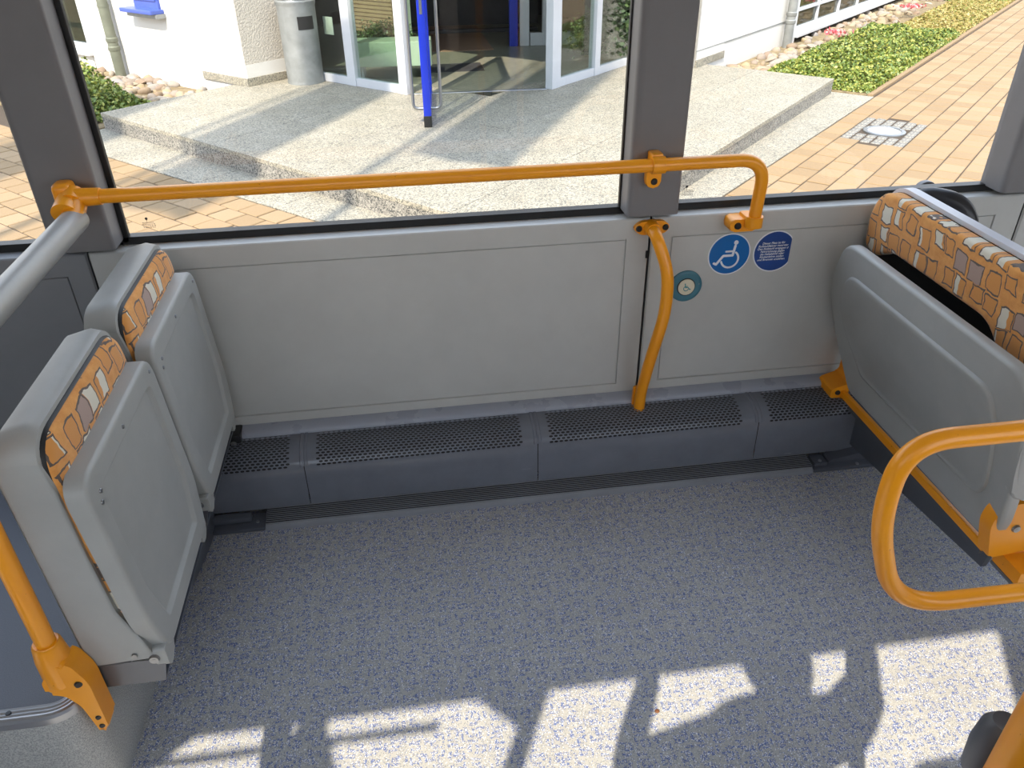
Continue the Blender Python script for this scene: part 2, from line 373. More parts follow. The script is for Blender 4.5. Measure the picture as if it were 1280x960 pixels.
# glazing with black rubber seal
def window(xa, xb, n):
    bm = B(); t = .020; y0, y1 = YG - .004, YG + .012
    prism(bm, poly2([(xa, .826), (xb, .826), (xb, 1.95), (xa, 1.95)], .012, 3), 'y', YG + .004, YG + .009)
    w = struct(obj('window_%d' % n, bm, 'bus_glass', sm=0))
    bm = B(); box(bm, xa, xb, y0, y1, .815, .846, .001); box(bm, xa, xb, y0, y1, 1.93, 1.95); box(bm, xa, xa + t, y0, y1, .83, 1.95, .003); box(bm, xb - t, xb, y0, y1, .83, 1.95, .003)
    obj('seal', bm, 'rubber', w)
    return w
window(-2.8, -.915, 1); w2 = window(-.762, .622, 2); w3 = window(.742, 1.800, 3); window(1.93, 4.2, 4)
# small etched approval marks near the lower left corner of the panes
for w_, x_ in ((w2, -.70), (w3, .79)):
    bm = B(); y_ = YG + .002
    disc(bm, (x_ + .012, .892), .0035, y_, y_ + .001, 12); stroke(bm, [(x_ + .012, .889), (x_ + .012, .884)], .001, y_, y_ + .001, False)
    for r_ in range(4):
        xx = x_
        while xx < x_ + .03:
            L = random.uniform(.002, .005); stroke(bm, [(xx, .881 - r_ * .0045), (xx + L, .881 - r_ * .0045)], .0014, y_, y_ + .001, False); xx += L + .002
    obj('etched_mark', bm, 'screw_dark', w_, sm=0)
# opposite (sunlit) side: low wall, header, pillars between openings shaped for the sun patches
bm = B(); box(bm, X0, X1, YO - .05, YO, 0, .80); box(bm, X0, X1, YO - .05, YO, 1.905, 2.25)
for xa, xb in ((-3.2, -3.0), (-1.95, -1.46), (-1.12, -1.09), (-.58, -.555), (.635, .85), (2.3, 2.45), (3.9, 4.05)):
    box(bm, xa, xb, YO - .05, YO, .78, 1.92)
wf = struct(obj('wall_front', bm, 'pillar_grey', sm=0))
bm = B(); box(bm, -1.46, -.80, YO - .06, YO - .05, 1.838, 1.856); obj('rail', bm, 'pillar_grey', wf, sm=0)  # unseen bar added to draw a shadow line through the sun patches
bm = B(); box(bm, .36, .64, YO - .05, YO - .01, .80, 1.515, .02); obj('door_panel', bm, 'pillar_grey', wf)  # unseen panel added to cut off one of the floor sun patches
bm = B(); prism(bm, [(-1.11, 1.91), (-1.085, 1.91), (-.96, 1.70), (-.96, 1.68), (-.90, 1.68), (-.90, 1.62), (-1.11, 1.62)], 'y', YO - .045, YO - .035); prism(bm, [(-.74, 1.91), (-.555, 1.91), (-.555, 1.76)], 'y', YO - .045, YO - .035); prism(bm, [(-1.47, 1.92), (-1.36, 1.92), (-1.47, 1.74)], 'y', YO - .045, YO - .035); obj('gusset', bm, 'pillar_grey', wf, sm=0)  # unseen plates added to trim the corners of the sun patches
bm = B(); box(bm, -3.2, 4.6, YO - .032, YO - .027, .80, 1.91); struct(obj('window_5', bm, 'tinted_glass', sm=0))

# =====================================================================
#                       HEATER DUCT AND FLOOR STRIPS
# =====================================================================
ht = empty('heater_duct', (0, 1.9, 0), 'long dark grey heater duct with perforated rounded top along the foot of the wall', 'heater')
# cross-section of the cover: (y, z)
def sec(s):
    """s from 0 (front foot) ... returns point on the cover, s in metres along the section"""
    P = SECP; acc = 0
    for (a_, b_) in zip(P, P[1:]):
        L = (b_ - a_).length
        if s <= acc + L or b_ is P[-1]: return a_.lerp(b_, min(1, (s - acc) / L))
        acc += L
SECP = [Vector((1.897, .030)), Vector((1.900, .165))]
cy, cz, rr_ = 1.985, .165, .085
for k in range(1, 13):
    t = math.pi - (math.pi / 2) * k / 12 * .93; SECP.append(Vector((cy + math.cos(t) * rr_, cz + math.sin(t) * rr_ * .62)))
SECP.append(Vector((2.048, .224)))
SLEN = sum((b_ - a_).length for a_, b_ in zip(SECP, SECP[1:]))
def to(p, x): return (x, p.x - 1.9, p.y)
def cover(xa, xb, pa, pb, name='cover'):
    """one cover length with real punched slots between pa..pb"""
    bm = B(); s0 = .142; s1 = SLEN - .018; pitch = .0155; ph = .0088
    rows = int((s1 - s0) / ph); cols = int((pb - pa) / pitch) if pb > pa else 0
    def strip(x0, x1, sa, sb, n):
        prev = None
        for k in range(n + 1):
            p = sec(sa + (sb - sa) * k / n); cur = (bm.verts.new(to(p, x0)), bm.verts.new(to(p, x1)))
            if prev: bm.faces.new((prev[0], prev[1], cur[1], cur[0]))
            prev = cur
    strip(xa, xb, 0, s0, 3); strip(xa, xb, s0 + rows * ph, SLEN, 3)
    strip(xa, pa, s0, s0 + rows * ph, rows); strip(pa + cols * pitch + pitch / 2, xb, s0, s0 + rows * ph, rows)
    for j in range(rows):
        off = (pitch / 2) if j % 2 else 0
        sa = s0 + j * ph; sb = sa + ph; sm_ = (sa + sb) / 2
        if off: strip(pa, pa + off, sa, sb, 1)
        else: strip(pa + cols * pitch, pa + cols * pitch + pitch / 2, sa, sb, 1)
        for i in range(cols):
            x0 = pa + off + i * pitch; x1 = x0 + pitch; xm = (x0 + x1) / 2
            outer = [(x0, sa), (xm, sa), (x1, sa), (x1, sm_), (x1, sb), (xm, sb), (x0, sb), (x0, sm_)]
            hx, hs = .0060, .0031
            inner = [(xm - hx * .7, sm_ - hs * .8), (xm, sm_ - hs), (xm + hx * .7, sm_ - hs * .8), (xm + hx, sm_), (xm + hx * .7, sm_ + hs * .8), (xm, sm_ + hs), (xm - hx * .7, sm_ + hs * .8), (xm - hx, sm_)]
            vo_ = [bm.verts.new(to(sec(s), x)) for x, s in outer]; vi = [bm.verts.new(to(sec(s), x)) for x, s in inner]
            for k in range(8): bm.faces.new((vo_[k], vo_[(k + 1) % 8], vi[(k + 1) % 8], vi[k]))
    bmesh.ops.remove_doubles(bm, verts=bm.verts, dist=.00005)
    return obj(name, bm, 'heater_dark', ht, sm=50)
seams = [-1.02, -.37, .337, 1.052, 1.75]
for xa, xb in zip(seams, seams[1:]):
    cover(xa + .0012, xb - .0012, xa + (.035 if xa > -1 else .03), xb - .045)
    # raised joint band
for xs_ in seams[1:-1]:
    bm = B(); prev = None; n = 26
    for k in range(n + 1):
        p = sec(.145 + (SLEN - .145) * k / n); q = sec(min(SLEN, .145 + (SLEN - .145) * k / n + .002)); d = (q - p); nn = Vector((-d.y, d.x)).normalized() * .0022 if d.length > 0 else Vector((0, .0022))
        cur = [bm.verts.new(to(p + nn * h, xs_ + dx)) for dx, h in ((-.012, 0), (-.010, 1), (-.003, 1), (-.001, .2), (.001, .2), (.003, 1), (.010, 1), (.012, 0))]
        if prev:
            for i in range(7): bm.faces.new((prev[i], prev[i + 1], cur[i + 1], cur[i]))
        prev = cur
    obj('joint_band', bm, 'heater_dark', ht)
bm = B(); prev = None
for k in range(31):
    p = sec(.03 + (SLEN - .03) * k / 30); q = sec(min(SLEN, .031 + (SLEN - .03) * k / 30)); d = (q - p); nn = Vector((d.y, -d.x)).normalized() * .007 if d.length > 1e-6 else nn
    cur = (bm.verts.new(to(p + nn, -1.02)), bm.verts.new(to(p + nn, 1.75)))
    if prev: bm.faces.new((prev[0], prev[1], cur[1], cur[0]))
    prev = cur
obj('heater_core', bm, 'black', ht, sm=0)  # black sheet under the slots, put there so they look dark inside
# rail along the top of the duct
rl = empty('wall_rail', (0, 2.03, .21), 'slim blue-grey rounded rail between grey wall panels and the perforated duct', 'rail')
bm = B(); prism(bm, poly2([(2.006 - 2.03, .0), (2.008 - 2.03, .022), (2.03 - 2.03, .030), (2.05 - 2.03, .032), (2.05 - 2.03, -.004)], [.005, .010, .006, 0, 0], 4), 'x', -.575, 1.345); obj('rail_profile', bm, 'bar_blue', rl)
bm = B(); box(bm, -.60, -.555, -.04, .02, -.012, .036, .005); obj('end_bracket', bm, 'screw_dark', rl); screw(rl, (-.578, -.04, .008), (0, -1, .3), .009)
# ribbed threshold strip
rs = empty('threshold_strip', (0, 1.83, 0), 'long ribbed grey floor strip in front of the heater duct', 'floor strip')
bm = B(); prof = [(0, .0), (.002, .011), (.008, .015)]
n = 9
for k in range(n):
    y0 = .010 + k * .0066; z0 = .014 + k * .0017
    prof += [(y0, z0), (y0 + .0006, z0 + .0045), (y0 + .0036, z0 + .0050), (y0 + .0043, z0 + .0005)]
prof += [(.071, .032), (.071, 0)]
prism(bm, prof, 'x', -.502, 1.235)
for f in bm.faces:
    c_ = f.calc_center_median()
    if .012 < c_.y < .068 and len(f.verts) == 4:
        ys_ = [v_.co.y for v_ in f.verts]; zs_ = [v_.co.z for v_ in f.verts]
        if (c_.z - (.014 + (c_.y - .010) / .0066 * .0017)) < .0033: f.material_index = 1  # groove bottoms get a darker material, their shade put into the colour
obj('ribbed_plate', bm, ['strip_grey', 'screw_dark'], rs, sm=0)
for xa, xb in ((-.66, -.504), (1.237, 1.52)):
    bm = B(); box(bm, xa, xb, .002, .072, 0, .014, .003); obj('end_plate', bm, 'skirt_dark', rs)
bm = B(); box(bm, -.66, -.545, .028, .062, .012, .034, .008); obj('end_cap', bm, 'skirt_dark', rs)
prof = poly2([(1.30, .0), (1.30, .022), (1.42, .045), (1.56, .05), (1.56, 0)], [.004, .02, .03, 0, 0], 4)
bm = B(); prism(bm, prof, 'y', .030, .075, .003); obj('end_cap', bm, 'skirt_dark', rs)
bm = B(); box(bm, 1.245, 1.29, .018, .066, .012, .026, .003); obj('clip', bm, 'skirt_dark', rs)
for x_, y_ in ((-.528, .03), (1.268, .03), (1.39, .010)): screw(rs, (x_, y_, .014 if x_ < 0 or x_ > 1.3 else .026), (0, 0, 1), .006, 'steel')

# =====================================================================
#                       PODIUM ON THE LEFT
# =====================================================================
pd = struct(obj('floor_podium', prism(B(), poly2([(-3.14, 1.03), (-.705, 1.03), (-.705, 2.05), (-3.14, 2.05)], [0, .07, 0, 0], 10), 'z', 0, .298), 'podium_side'))
bm = B(); prism(bm, poly2([(-3.14, 1.055), (-.73, 1.055), (-.73, 2.05), (-3.14, 2.05)], [0, .05, 0, 0], 10), 'z', .2975, .300); obj('podium_covering', bm, 'podium_vinyl', pd, sm=0)
path = [Vector((x, y)) for x, y in [(-3.14, 1.03)] + [tuple(p) for p in poly2([(-3.14, 1.03), (-.705, 1.03), (-.705, 1.62)], [0, .07, 0], 10)][1:-1] + [(-.705, 1.60)]]
prof = [(.0, -.022), (.003, -.020), (.004, -.003), (.001, .003), (-.004, .0045), (-.008, .0036), (-.012, .0048), (-.016, .0036), (-.020, .0048), (-.024, .0036), (-.028, .0042), (-.030, .001), (-.030, -.002)]
bm = B(); prev = None
for i, p in enumerate(path):
    d = (path[min(i + 1, len(path) - 1)] - path[max(i - 1, 0)]).normalized(); nn = Vector((d.y, -d.x))
    cur = [bm.verts.new((p.x + nn.x * a_, p.y + nn.y * a_, .30 + b_)) for a_, b_ in prof]
    if prev:
        for k in range(len(prof) - 1): bm.faces.new((prev[k], prev[k + 1], cur[k + 1], cur[k]))
    prev = cur
obj('edge_trim', bm, 'alu', pd, sm=25)
for x_ in (-.835, -1.1): screw(pd, (x_, 1.047, .303), (0, 0, 1), .006, 'screw_dark')
for y_, z_ in ((1.075, .262), (1.085, .235), (1.10, .245), (1.13, .25)): screw(pd, (-.705, y_, z_), (1, 0, 0), .004, 'screw_dark')
# dark sheet under the tip-up seats, cut to the outline of the shadow there
bm = B(); prism(bm, poly2([(1.15, .22), (1.15, .32), (1.17, .37), (1.89, .37), (1.89, 0), (1.80, 0), (1.42, .09)], [.01, .02, .02, 0, 0, .05, .1], 4), 'x', -.672, -.655, .003); shade_sheet = struct(obj('trim_4', bm, 'skirt_dark'))

# =====================================================================
#                       TIP-UP SEATS (LEFT)
# =====================================================================
def fab_prism(bm, pts, x_of, bulge, th):
    """cushion in the yz plane: outline pts (y,z), front plane x = x_of(z), with soft bulge"""
    cyy = sum(p[0] for p in pts) / len(pts); czz = sum(p[1] for p in pts) / len(pts)
    rings = []
    for f, b_ in ((1, -th), (1, -.006), (.985, -.001), (.95, .35 * bulge), (.85, .7 * bulge), (.6, .93 * bulge), (.3, bulge)):
        rings.append([bm.verts.new((x_of(czz + (p[1] - czz) * f) + b_, cyy + (p[0] - cyy) * f, czz + (p[1] - czz) * f)) for p in pts])
    n = len(pts)
    for A, D in zip(rings, rings[1:]):
        for k in range(n): bm.faces.new((A[k], A[(k + 1) % n], D[(k + 1) % n], D[k]))
    bm.faces.new(rings[-1]); bm.faces.new(rings[0][::-1]); bmesh.ops.recalc_face_normals(bm, faces=bm.faces); return bm
def uvless(o, swap):  # cloth pattern lies in the object's local xy plane: rotate the mesh so that y,z -> x,y
    R = swap; o.data.transform(R.inverted()); o.matrix_basis = o.matrix_basis @ R; return o
RYZ = Matrix(((0, 0, 1, 0), (1, 0, 0, 0), (0, 1, 0, 0), (0, 0, 0, 1)))   # local x->world y, local y->world z, local z->world x
def tip_seat(name, y0, label):
    t = empty(name, (-.65, y0 + .21, .33), label, 'seat', 'pair of tip-up seats on the left')
    ox, oy, oz = .65, -(y0 + .21), -.33
    W0, W1 = y0, y0 + .425
    def put(n_, bm, mat, sm=38):
        bmesh.ops.translate(bm, verts=bm.verts, vec=(ox, oy, oz)); return obj(n_, bm, mat, t, sm=sm)
    # shell: side profile extruded along y with rounded end caps at the top
    fx = [(-.690, .345), (-.700, .84), (-.692, .880), (-.650, .892), (-.628, .884), (-.617, .79), (-.612, .64), (-.602, .49), (-.575, .405), (-.562, .350)]
    bm = B(); rings = []
    RR = .058; aa = [math.radians(q) for q in (90, 78, 66, 54, 42, 30, 15, 0)]
    ys = [W0 + RR - RR * math.sin(q) for q in aa]; drop = [RR - RR * math.cos(q) for q in aa]; ys += [W1 - (y - W0) for y in ys[::-1]]; drop += drop[::-1]
    for y, dr in zip(ys, drop):
        ring = []
        for (x, z) in fx:
            w = max(0, (z - .70) / .19); zz = z - dr * w ** 1.5; ring.append(bm.verts.new((x, y, zz)))
        rings.append(ring)
    n = len(fx)
    for A, D in zip(rings, rings[1:]):
        for k in range(n): bm.faces.new((A[k], A[(k + 1) % n], D[(k + 1) % n], D[k]))
    bm.faces.new(rings[0][::-1]); bm.faces.new(rings[-1]); bmesh.ops.recalc_face_normals(bm, faces=bm.faces)
    es = [e for e in bm.edges if all(abs(v_.co.y - e.verts[0].co.y) < 1e-6 for v_ in e.verts) and (abs(e.verts[0].co.y - W0) < 1e-6 or abs(e.verts[0].co.y - W1) < 1e-6)]
    bmesh.ops.bevel(bm, geom=es, offset=.008, segments=3, profile=.5, affect='EDGES')
    put('backrest_shell', bm, 'seat_grey', 45)
    xo = lambda z: -.617 + (.884 - z) * .022
    out = poly2([(W0 + .006, .42), (W0 + .004, .876), (W1 - .004, .876), (W1 - .006, .42)], [.05, .068, .068, .05], 8)
    bm = B(); fab_prism(bm, out, lambda z: xo(z) - .0015, -.004, .012)
    bmesh.ops.translate(bm, verts=bm.verts, vec=(ox, oy, oz)); o = obj('backrest_piping', bm, 'black', t)
    out = poly2([(W0 + .009, .42), (W0 + .0065, .873), (W1 - .0065, .873), (W1 - .009, .42)], [.05, .068, .068, .05], 8)
    bm = B(); fab_prism(bm, out, lambda z: xo(z) + .004, .010, .02)
    bmesh.ops.translate(bm, verts=bm.verts, vec=(ox, oy, oz)); uvless(obj('backrest_cushion', bm, 'fabric', t), RYZ)
    # tipped-up seat pan
    px = lambda z: -.578 + (.79 - z) * .065 + .01
    out = poly2([(W0 + .012, .40), (W0 + .006, .775), (W1 - .006, .775), (W1 - .012, .40)], [.04, .03, .03, .04], 5)
    bm = B(); fab_prism(bm, out, lambda z: px(z) - .035, .004, .022); bmesh.ops.translate(bm, verts=bm.verts, vec=(ox, oy, oz)); uvless(obj('seat_cushion', bm, 'fabric', t), RYZ)
    A0, A1 = W0 - .012, W1 + .004
    outl = [(A0 + .035, .345), (A0 + .004, .46), (A0, .80), (A1, .80), (A1, .46), (A1 - .035, .345)]
    rd = [.03, .03, .05, .05, .03, .03]
    bm = B(); rings = []
    def ringpts(inset, dx):
        pts = poly2([(p[0] + (inset if p[0] < (A0 + A1) / 2 else -inset), p[1] + (inset if p[1] < .5 else -inset if p[1] > .7 else 0)) for p in outl], [max(.004, q - inset * .5) for q in rd], 6)
        return [bm.verts.new((px(p[1]) + dx, p[0], p[1])) for p in pts]
    spec_ = [(0, -.038), (0, -.008), (.002, -.003), (.006, -.0005), (.012, 0), (.044, 0), (.047, -.0015), (.052, -.0075), (.057, -.009)]
    for ins, dx in spec_: rings.append(ringpts(ins, dx))
    n = len(rings[0])
    for A, D in zip(rings, rings[1:]):
        for k in range(n): bm.faces.new((A[k], A[(k + 1) % n], D[(k + 1) % n], D[k]))
    bm.faces.new(rings[-1]); bm.faces.new(rings[0][::-1]); bmesh.ops.recalc_face_normals(bm, faces=bm.faces)
    put('seat_pan', bm, 'seat_grey', 50)
    for yy in (A0 + .035, A1 - .06):   # lugs below the pan
        bm = B(); pts = poly2([(yy - .022, .375), (yy + .028, .375), (yy + .028, .335), (yy - .006, .315), (yy - .022, .33)], .008, 4); prism(bm, pts, 'x', px(.34) - .03, px(.34) - .004, .003); put('hinge_lug', bm, 'seat_grey')
        bm = B(); cyl(bm, (px(.34) - .055, yy - .02, .345), (px(.34) - .055, yy + .025, .345), .016); put('hinge', bm, 'black')
    for yy, zz in ((A0 + .035, .735), (A0 + .21, .772), (A1 - .03, .772), (A0 + .03, .765) if False else (A0 + .045, .752)):
        s_ = screw(t, (px(zz) + ox, yy + oy, zz + oz), (1, 0, 0), .0048)
    # steel carrier
    bm = B(); prism(bm, [(-.70, .283), (-.562, .283), (-.548, .345), (-.70, .352)], 'y', W0 + .002, W0 + .006); put('carrier_plate', bm, 'plate_steel', 0)
    bm = B(); prism(bm, [(-.70, .283), (-.562, .283), (-.562, .288), (-.70, .288)], 'y', W0 + .006, W0 + .41); put('carrier_tray', bm, 'skirt_dark', 0)
    screw(t, (-.567 + ox, W0 + .001 + oy, .352 + oz), (0, -1, 0), .011); screw(t, (-.60 + ox, W0 - .0005 + oy, .368 + oz), (0, -1, 0), .006)
    return t
tip_seat('tip_up_chair', 1.095, 'tipped-up grey and orange seat nearest the camera, beside the orange pole')
tip_seat('tip_up_chair', 1.550, 'tipped-up grey and orange seat standing against the window wall, left side')

# =====================================================================
#                       BENCH (RIGHT)
# =====================================================================
t = empty('folding_bench', (1.36, 1.6, .2), 'wide tipped-up two-person bench with orange patterned backrest and yellow frame', 'seat')
ox, oy, oz = -1.36, -1.6, -.2
def put(n_, bm, mat, sm=38):
    bmesh.ops.translate(bm, verts=bm.verts, vec=(ox, oy, oz)); return obj(n_, bm, mat, t, sm=sm)
bx = lambda z: 1.238 + (.745 - z) * .19
outl = [(1.235, .255), (1.195, .33), (1.175, .50), (1.175, .66), (1.205, .758), (1.95, .758), (2.035, .60), (2.02, .47), (1.93, .31), (1.90, .262)]
rd = [.04, .05, .05, .04, .05, .06, .07, .06, .05, .02]
bm = B(); rings = []; cyy, czz = 1.6, .53
def ring_in(ins, dx):
    pts = poly2(outl, rd, 6); out = []
    for p in pts:
        d = Vector((cyy - p.x, czz - p.y)); sx = ins / .42; sz = ins / .23
        out.append(bm.verts.new((bx(p.y) + dx, p.x + (cyy - p.x) * sx, p.y + (czz - p.y) * sz)))
    return out
for ins, dx in [(.004, .034), (0, .030), (0, .012), (.002, .006), (.005, .002), (.010, 0), (.075, 0), (.0775, -.006), (.083, -.008), (.095, -.0055)]: rings.append(ring_in(ins, dx))
n = len(rings[0])
for A, D in zip(rings, rings[1:]):
    for k in range(n): bm.faces.new((A[k], A[(k + 1) % n], D[(k + 1) % n], D[k]))
bm.faces.new(rings[-1]); bm.faces.new(rings[0][::-1]); bmesh.ops.recalc_face_normals(bm, faces=bm.faces); put('seat_pan', bm, 'seat_grey', 50)
# backrest: fabric with a scooped lower edge
bk = lambda z: 1.352 - (z - .70) * .10
outl2 = poly2([(1.17, .68), (1.17, .86), (1.24, .893), (1.98, .893), (2.035, .80), (2.035, .705), (1.975, .688), (1.905, .735), (1.48, .735), (1.42, .672), (1.30, .655)], [.03, .04, .04, .06, .06, .02, .03, .05, .04, .04, .03], 7)
bm = B(); rings = []
def ring_b(k_, dx, dz=0):
    out = []
    N = len(outl2)
    for i, p in enumerate(outl2):
        a_ = outl2[i - 1]; b_ = outl2[(i + 1) % N]; d = (b_ - a_); nn = Vector((d.y, -d.x)); nn = nn.normalized() if nn.length else nn
        q = p + nn * k_ * SG; out.append(bm.verts.new((bk(q.y) + dx, q.x, q.y + dz)))
    return out
ar = sum(outl2[i - 1].x * outl2[i].y - outl2[i].x * outl2[i - 1].y for i in range(len(outl2))); SG = -1 if ar > 0 else 1
for k_, dx in [(0, .05), (0, .010), (.003, .004), (.008, .001), (.016, 0)]: rings.append(ring_b(k_, dx))
n = len(outl2)
for A, D in zip(rings, rings[1:]):
    for k in range(n): bm.faces.new((A[k], A[(k + 1) % n], D[(k + 1) % n], D[k]))
bm.faces.new(rings[-1]); bm.faces.new(rings[0][::-1]); bmesh.ops.recalc_face_normals(bm, faces=bm.faces)
bmesh.ops.translate(bm, verts=bm.verts, vec=(ox, oy, oz)); uvless(obj('backrest_cushion', bm, 'fabric', t), RYZ)
sh = poly2([(1.16, .36), (1.16, .88), (1.24, .905), (1.985, .905), (2.045, .80), (2.045, .36)], [.03, .04, .05, .06, .06, .03], 7)
bm = B(); A = [bm.verts.new((bk(p.y) + .045, p.x, p.y)) for p in sh]; D = [bm.verts.new((bk(p.y) + .075, p.x, p.y)) for p in sh]; n = len(sh); bm.faces.new(A); bm.faces.new(D[::-1])
for i in range(n): bm.faces.new((A[i], D[i], D[(i + 1) % n], A[(i + 1) % n]))
bmesh.ops.recalc_face_normals(bm, faces=bm.faces); put('backrest_shell', bm, 'shell_light')
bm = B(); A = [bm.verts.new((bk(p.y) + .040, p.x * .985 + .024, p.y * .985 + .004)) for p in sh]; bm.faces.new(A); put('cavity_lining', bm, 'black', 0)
bm = B(); pts = fillet([(1.42, 1.95, .78), (1.415, 1.95, .888), (1.515, 1.86, .885), (1.545, 1.83, .74)], [.06, .07]); tube(bm, pts, .024, 16); o = put('grab_handle', bm, 'screw_dark')
bm = B(); prism(bm, poly2([(1.262, .66), (1.282, .50), (1.300, .43), (1.39, .43), (1.42, .50), (1.38, .66)], [.02, .05, .03, .03, .05, .04], 5), 'y', 1.178, 1.20, .008, 3); put('pan_cheek', bm, 'seat_grey')
# yellow frame
bm = B(); box(bm, 1.340, 1.356, 1.235, 1.97, .214, .238, .003); put('lower_bar', bm, 'orange')
bm = B(); prism(bm, poly2([(1.305, .212), (1.305, .245), (1.36, .262), (1.385, .30), (1.385, .36), (1.372, .36), (1.365, .215), (1.36, .205)], .008, 4), 'y', 1.945, 2.03, .003); put('wall_foot', bm, 'orange')
screw(t, (1.328 + ox, 1.945 + oy, .232 + oz), (0, -1, .2), .009, 'screw_dark'); 
bm = B(); prism(bm, poly2([(1.305, .33), (1.315, .372), (1.35, .392), (1.52, .40), (1.52, .245), (1.36, .225), (1.335, .222)], [.03, .04, .04, .02, .02, .02, .01], 6), 'y', 1.205, 1.245, .007, 3); put('end_casting', bm, 'orange')
bm = B(); box(bm, 1.385, 1.60, 1.15, 1.24, .175, .215, .002); put('end_channel', bm, 'orange')
bm = B(); box(bm, 1.384, 1.601, 1.149, 1.241, .165, .175, .001); put('channel_foot', bm, 'steel')
screw(t, (1.375 + ox, 1.205 + oy, .315 + oz), (0, -1, 0), .011, 'steel')
bm = B(); box(bm, 1.36, 1.50, 1.26, 2.0, .18, .20); put('under_tray', bm, 'skirt_dark')
for x_ in (1.385,):
    bm = B(); prism(bm, [(1.26, .13), (1.25, .19), (1.99, .19), (1.93, .05)], 'x', x_, x_ + .015); put('under_skirt', bm, 'skirt_dark', 0)  # dark strip sized to the black shadow band below the bar

# =====================================================================
#                       HANDRAILS
# =====================================================================
R_ = .0175
hr = empty('window_handrail', (-.80, 1.97, 1.0), 'long orange handrail across the windows, bent down to the wall at its right end', 'handrail')
off = Vector((.80, -1.97, -1.0))
def hput(par, n_, bm, mat, offv, sm=38):
    bmesh.ops.translate(bm, verts=bm.verts, vec=offv); return obj(n_, bm, mat, par, sm=sm)
bm = B(); tube(bm, fillet([(-.78, 1.972, 1.0), (.966, 1.972, 1.0), (.966, 1.985, .83)], .075), R_, 24); hput(hr, 'tube', bm, 'orange', off)
bm = B(); cyl(bm, (-.80, 1.972, 1.0), (-.735, 1.972, 1.0), .023, .0205); cyl(bm, (-.80, 1.955, .992), (-.80, 1.99, 1.005), .026, .026); box(bm, -.845, -.80, 1.965, 2.02, .965, 1.035, .014, 3); cyl(bm, (-.81, 1.925, .975), (-.81, 1.98, .995), .0315, .027); hput(hr, 'pillar_bracket', bm, 'orange', off)
bm = B(); cyl(bm, (.648, 1.972, 1.0), (.684, 1.972, 1.0), .0225); box(bm, .650, .682, 1.975, 2.022, .985, 1.028, .006); prism(bm, poly2([(.646, .930), (.686, .930), (.686, 1.0), (.646, 1.0)], [.018, .018, .004, .004], 6), 'y', 1.995, 2.022, .004); hput(hr, 'pillar_clamp', bm, 'orange', off)
screw(hr, Vector((.667, 1.995, .948)) + off, (0, -1, 0), .0095, 'black')
bm = B(); cyl(bm, (.966, 1.984, .806), (.966, 1.984, .836), .024, .0235); prism(bm, poly2([(.905, .785), (.905, .822), (.985, .822), (.985, .785)], [.014, .014, .01, .012], 5), 'y', 2.0, 2.052, .005); box(bm, .945, .988, 1.985, 2.05, .795, .832, .008); hput(hr, 'wall_bracket', bm, 'orange', off)
screw(hr, Vector((.927, 2.0, .803)) + off, (0, -1, 0), .0105, 'black')
# padded grey rail behind the seats
gr = empty('padded_rail', (-.795, 1.94, .958), 'thick grey padded rail running from the left pillar toward the camera', 'handrail')
bm = B(); tube(bm, [(0, 0, 0), (0, -.6, 0), (0, -1.9, 0)], .030, 28); obj('padding', bm, 'foam_tube', gr)
bm = B(); cyl(bm, (0, -.03, 0), (0, .035, .035), .026); obj('end_socket', bm, 'orange', gr)
# curved orange grip between duct and sill
cg = empty('curved_grip', (.69, 2.03, .2), 'curved orange wall grip between the two wall panels, left of the blue stickers', 'handrail')
off = Vector((-.69, -2.03, -.2))
bm = B(); tube(bm, fillet([(.685, 2.045, .80), (.682, 1.985, .80), (.716, 1.945, .70), (.716, 1.935, .58), (.688, 1.955, .40), (.680, 1.985, .27), (.680, 1.988, .212)], [.03, .05, .09, .12, .07]), R_, 24); hput(cg, 'tube', bm, 'orange', off)
bm = B(); prism(bm, poly2([(.628, .800), (.655, .820), (.720, .820), (.745, .800), (.720, .780), (.655, .780)], [.02, .012, .012, .02, .012, .012], 6), 'y', 2.035, 2.052, .004); cyl(bm, (.685, 2.04, .80), (.685, 2.01, .80), .024, .021); hput(cg, 'upper_flange', bm, 'orange', off)
for x_ in (.648, .726): screw(cg, Vector((x_, 2.035, .80)) + off, (0, -1, 0), .0095, 'black')
bm = B(); prism(bm, poly2([(.658, .185), (.702, .185), (.700, .25), (.695, .285), (.662, .285)], .006, 4), 'y', 2.0, 2.012, .003); box(bm, .668, .692, 1.99, 2.012, .19, .215, .003); hput(cg, 'lower_plate', bm, 'orange', off)
for x_ in (.670, .690): screw(cg, Vector((x_, 2.0, .197)) + off, (0, -1, 0), .005, 'orange')
# left floor stanchion
ls = empty('floor_pole', (-.725, 1.085, .3), 'vertical orange pole clamped to the podium corner beside the near seat', 'pole')
off = Vector((.725, -1.085, -.3))
bm = B(); cyl(bm, (-.728, 1.072, .33), (-.722, 1.072, 2.24), R_, R_, 24); hput(ls, 'tube', bm, 'orange', off)
bm = B(); tube(bm, [(-.728, 1.072, .345), (-.728, 1.072, .36), (-.728, 1.072, .42), (-.728, 1.072, .455), (-.728, 1.072, .46)], .03, 24, True, [.022, .031, .030, .0255, .022])
prism(bm, poly2([(-.752, .345), (-.752, .38), (-.708, .425), (-.690, .415), (-.672, .365), (-.672, .225), (-.690, .212), (-.703, .30), (-.722, .335)], [.01, .01, .02, .012, .02, .012, .012, .01, .01], 5), 'y', 1.045, 1.092, .010, 3); hput(ls, 'base_clamp', bm, 'orange', off)
for x_, z_ in ((-.690, .365), (-.683, .262), (-.683, .236)): screw(ls, Vector((x_, 1.046, z_)) + off, (.5, -1, 0), .008 if z_ > .3 else .006, 'screw_dark')
bm = B(); stroke(bm, [(-.735, .40), (-.715, .35)], .0016, 1.0, 1.001, False); bm.free()
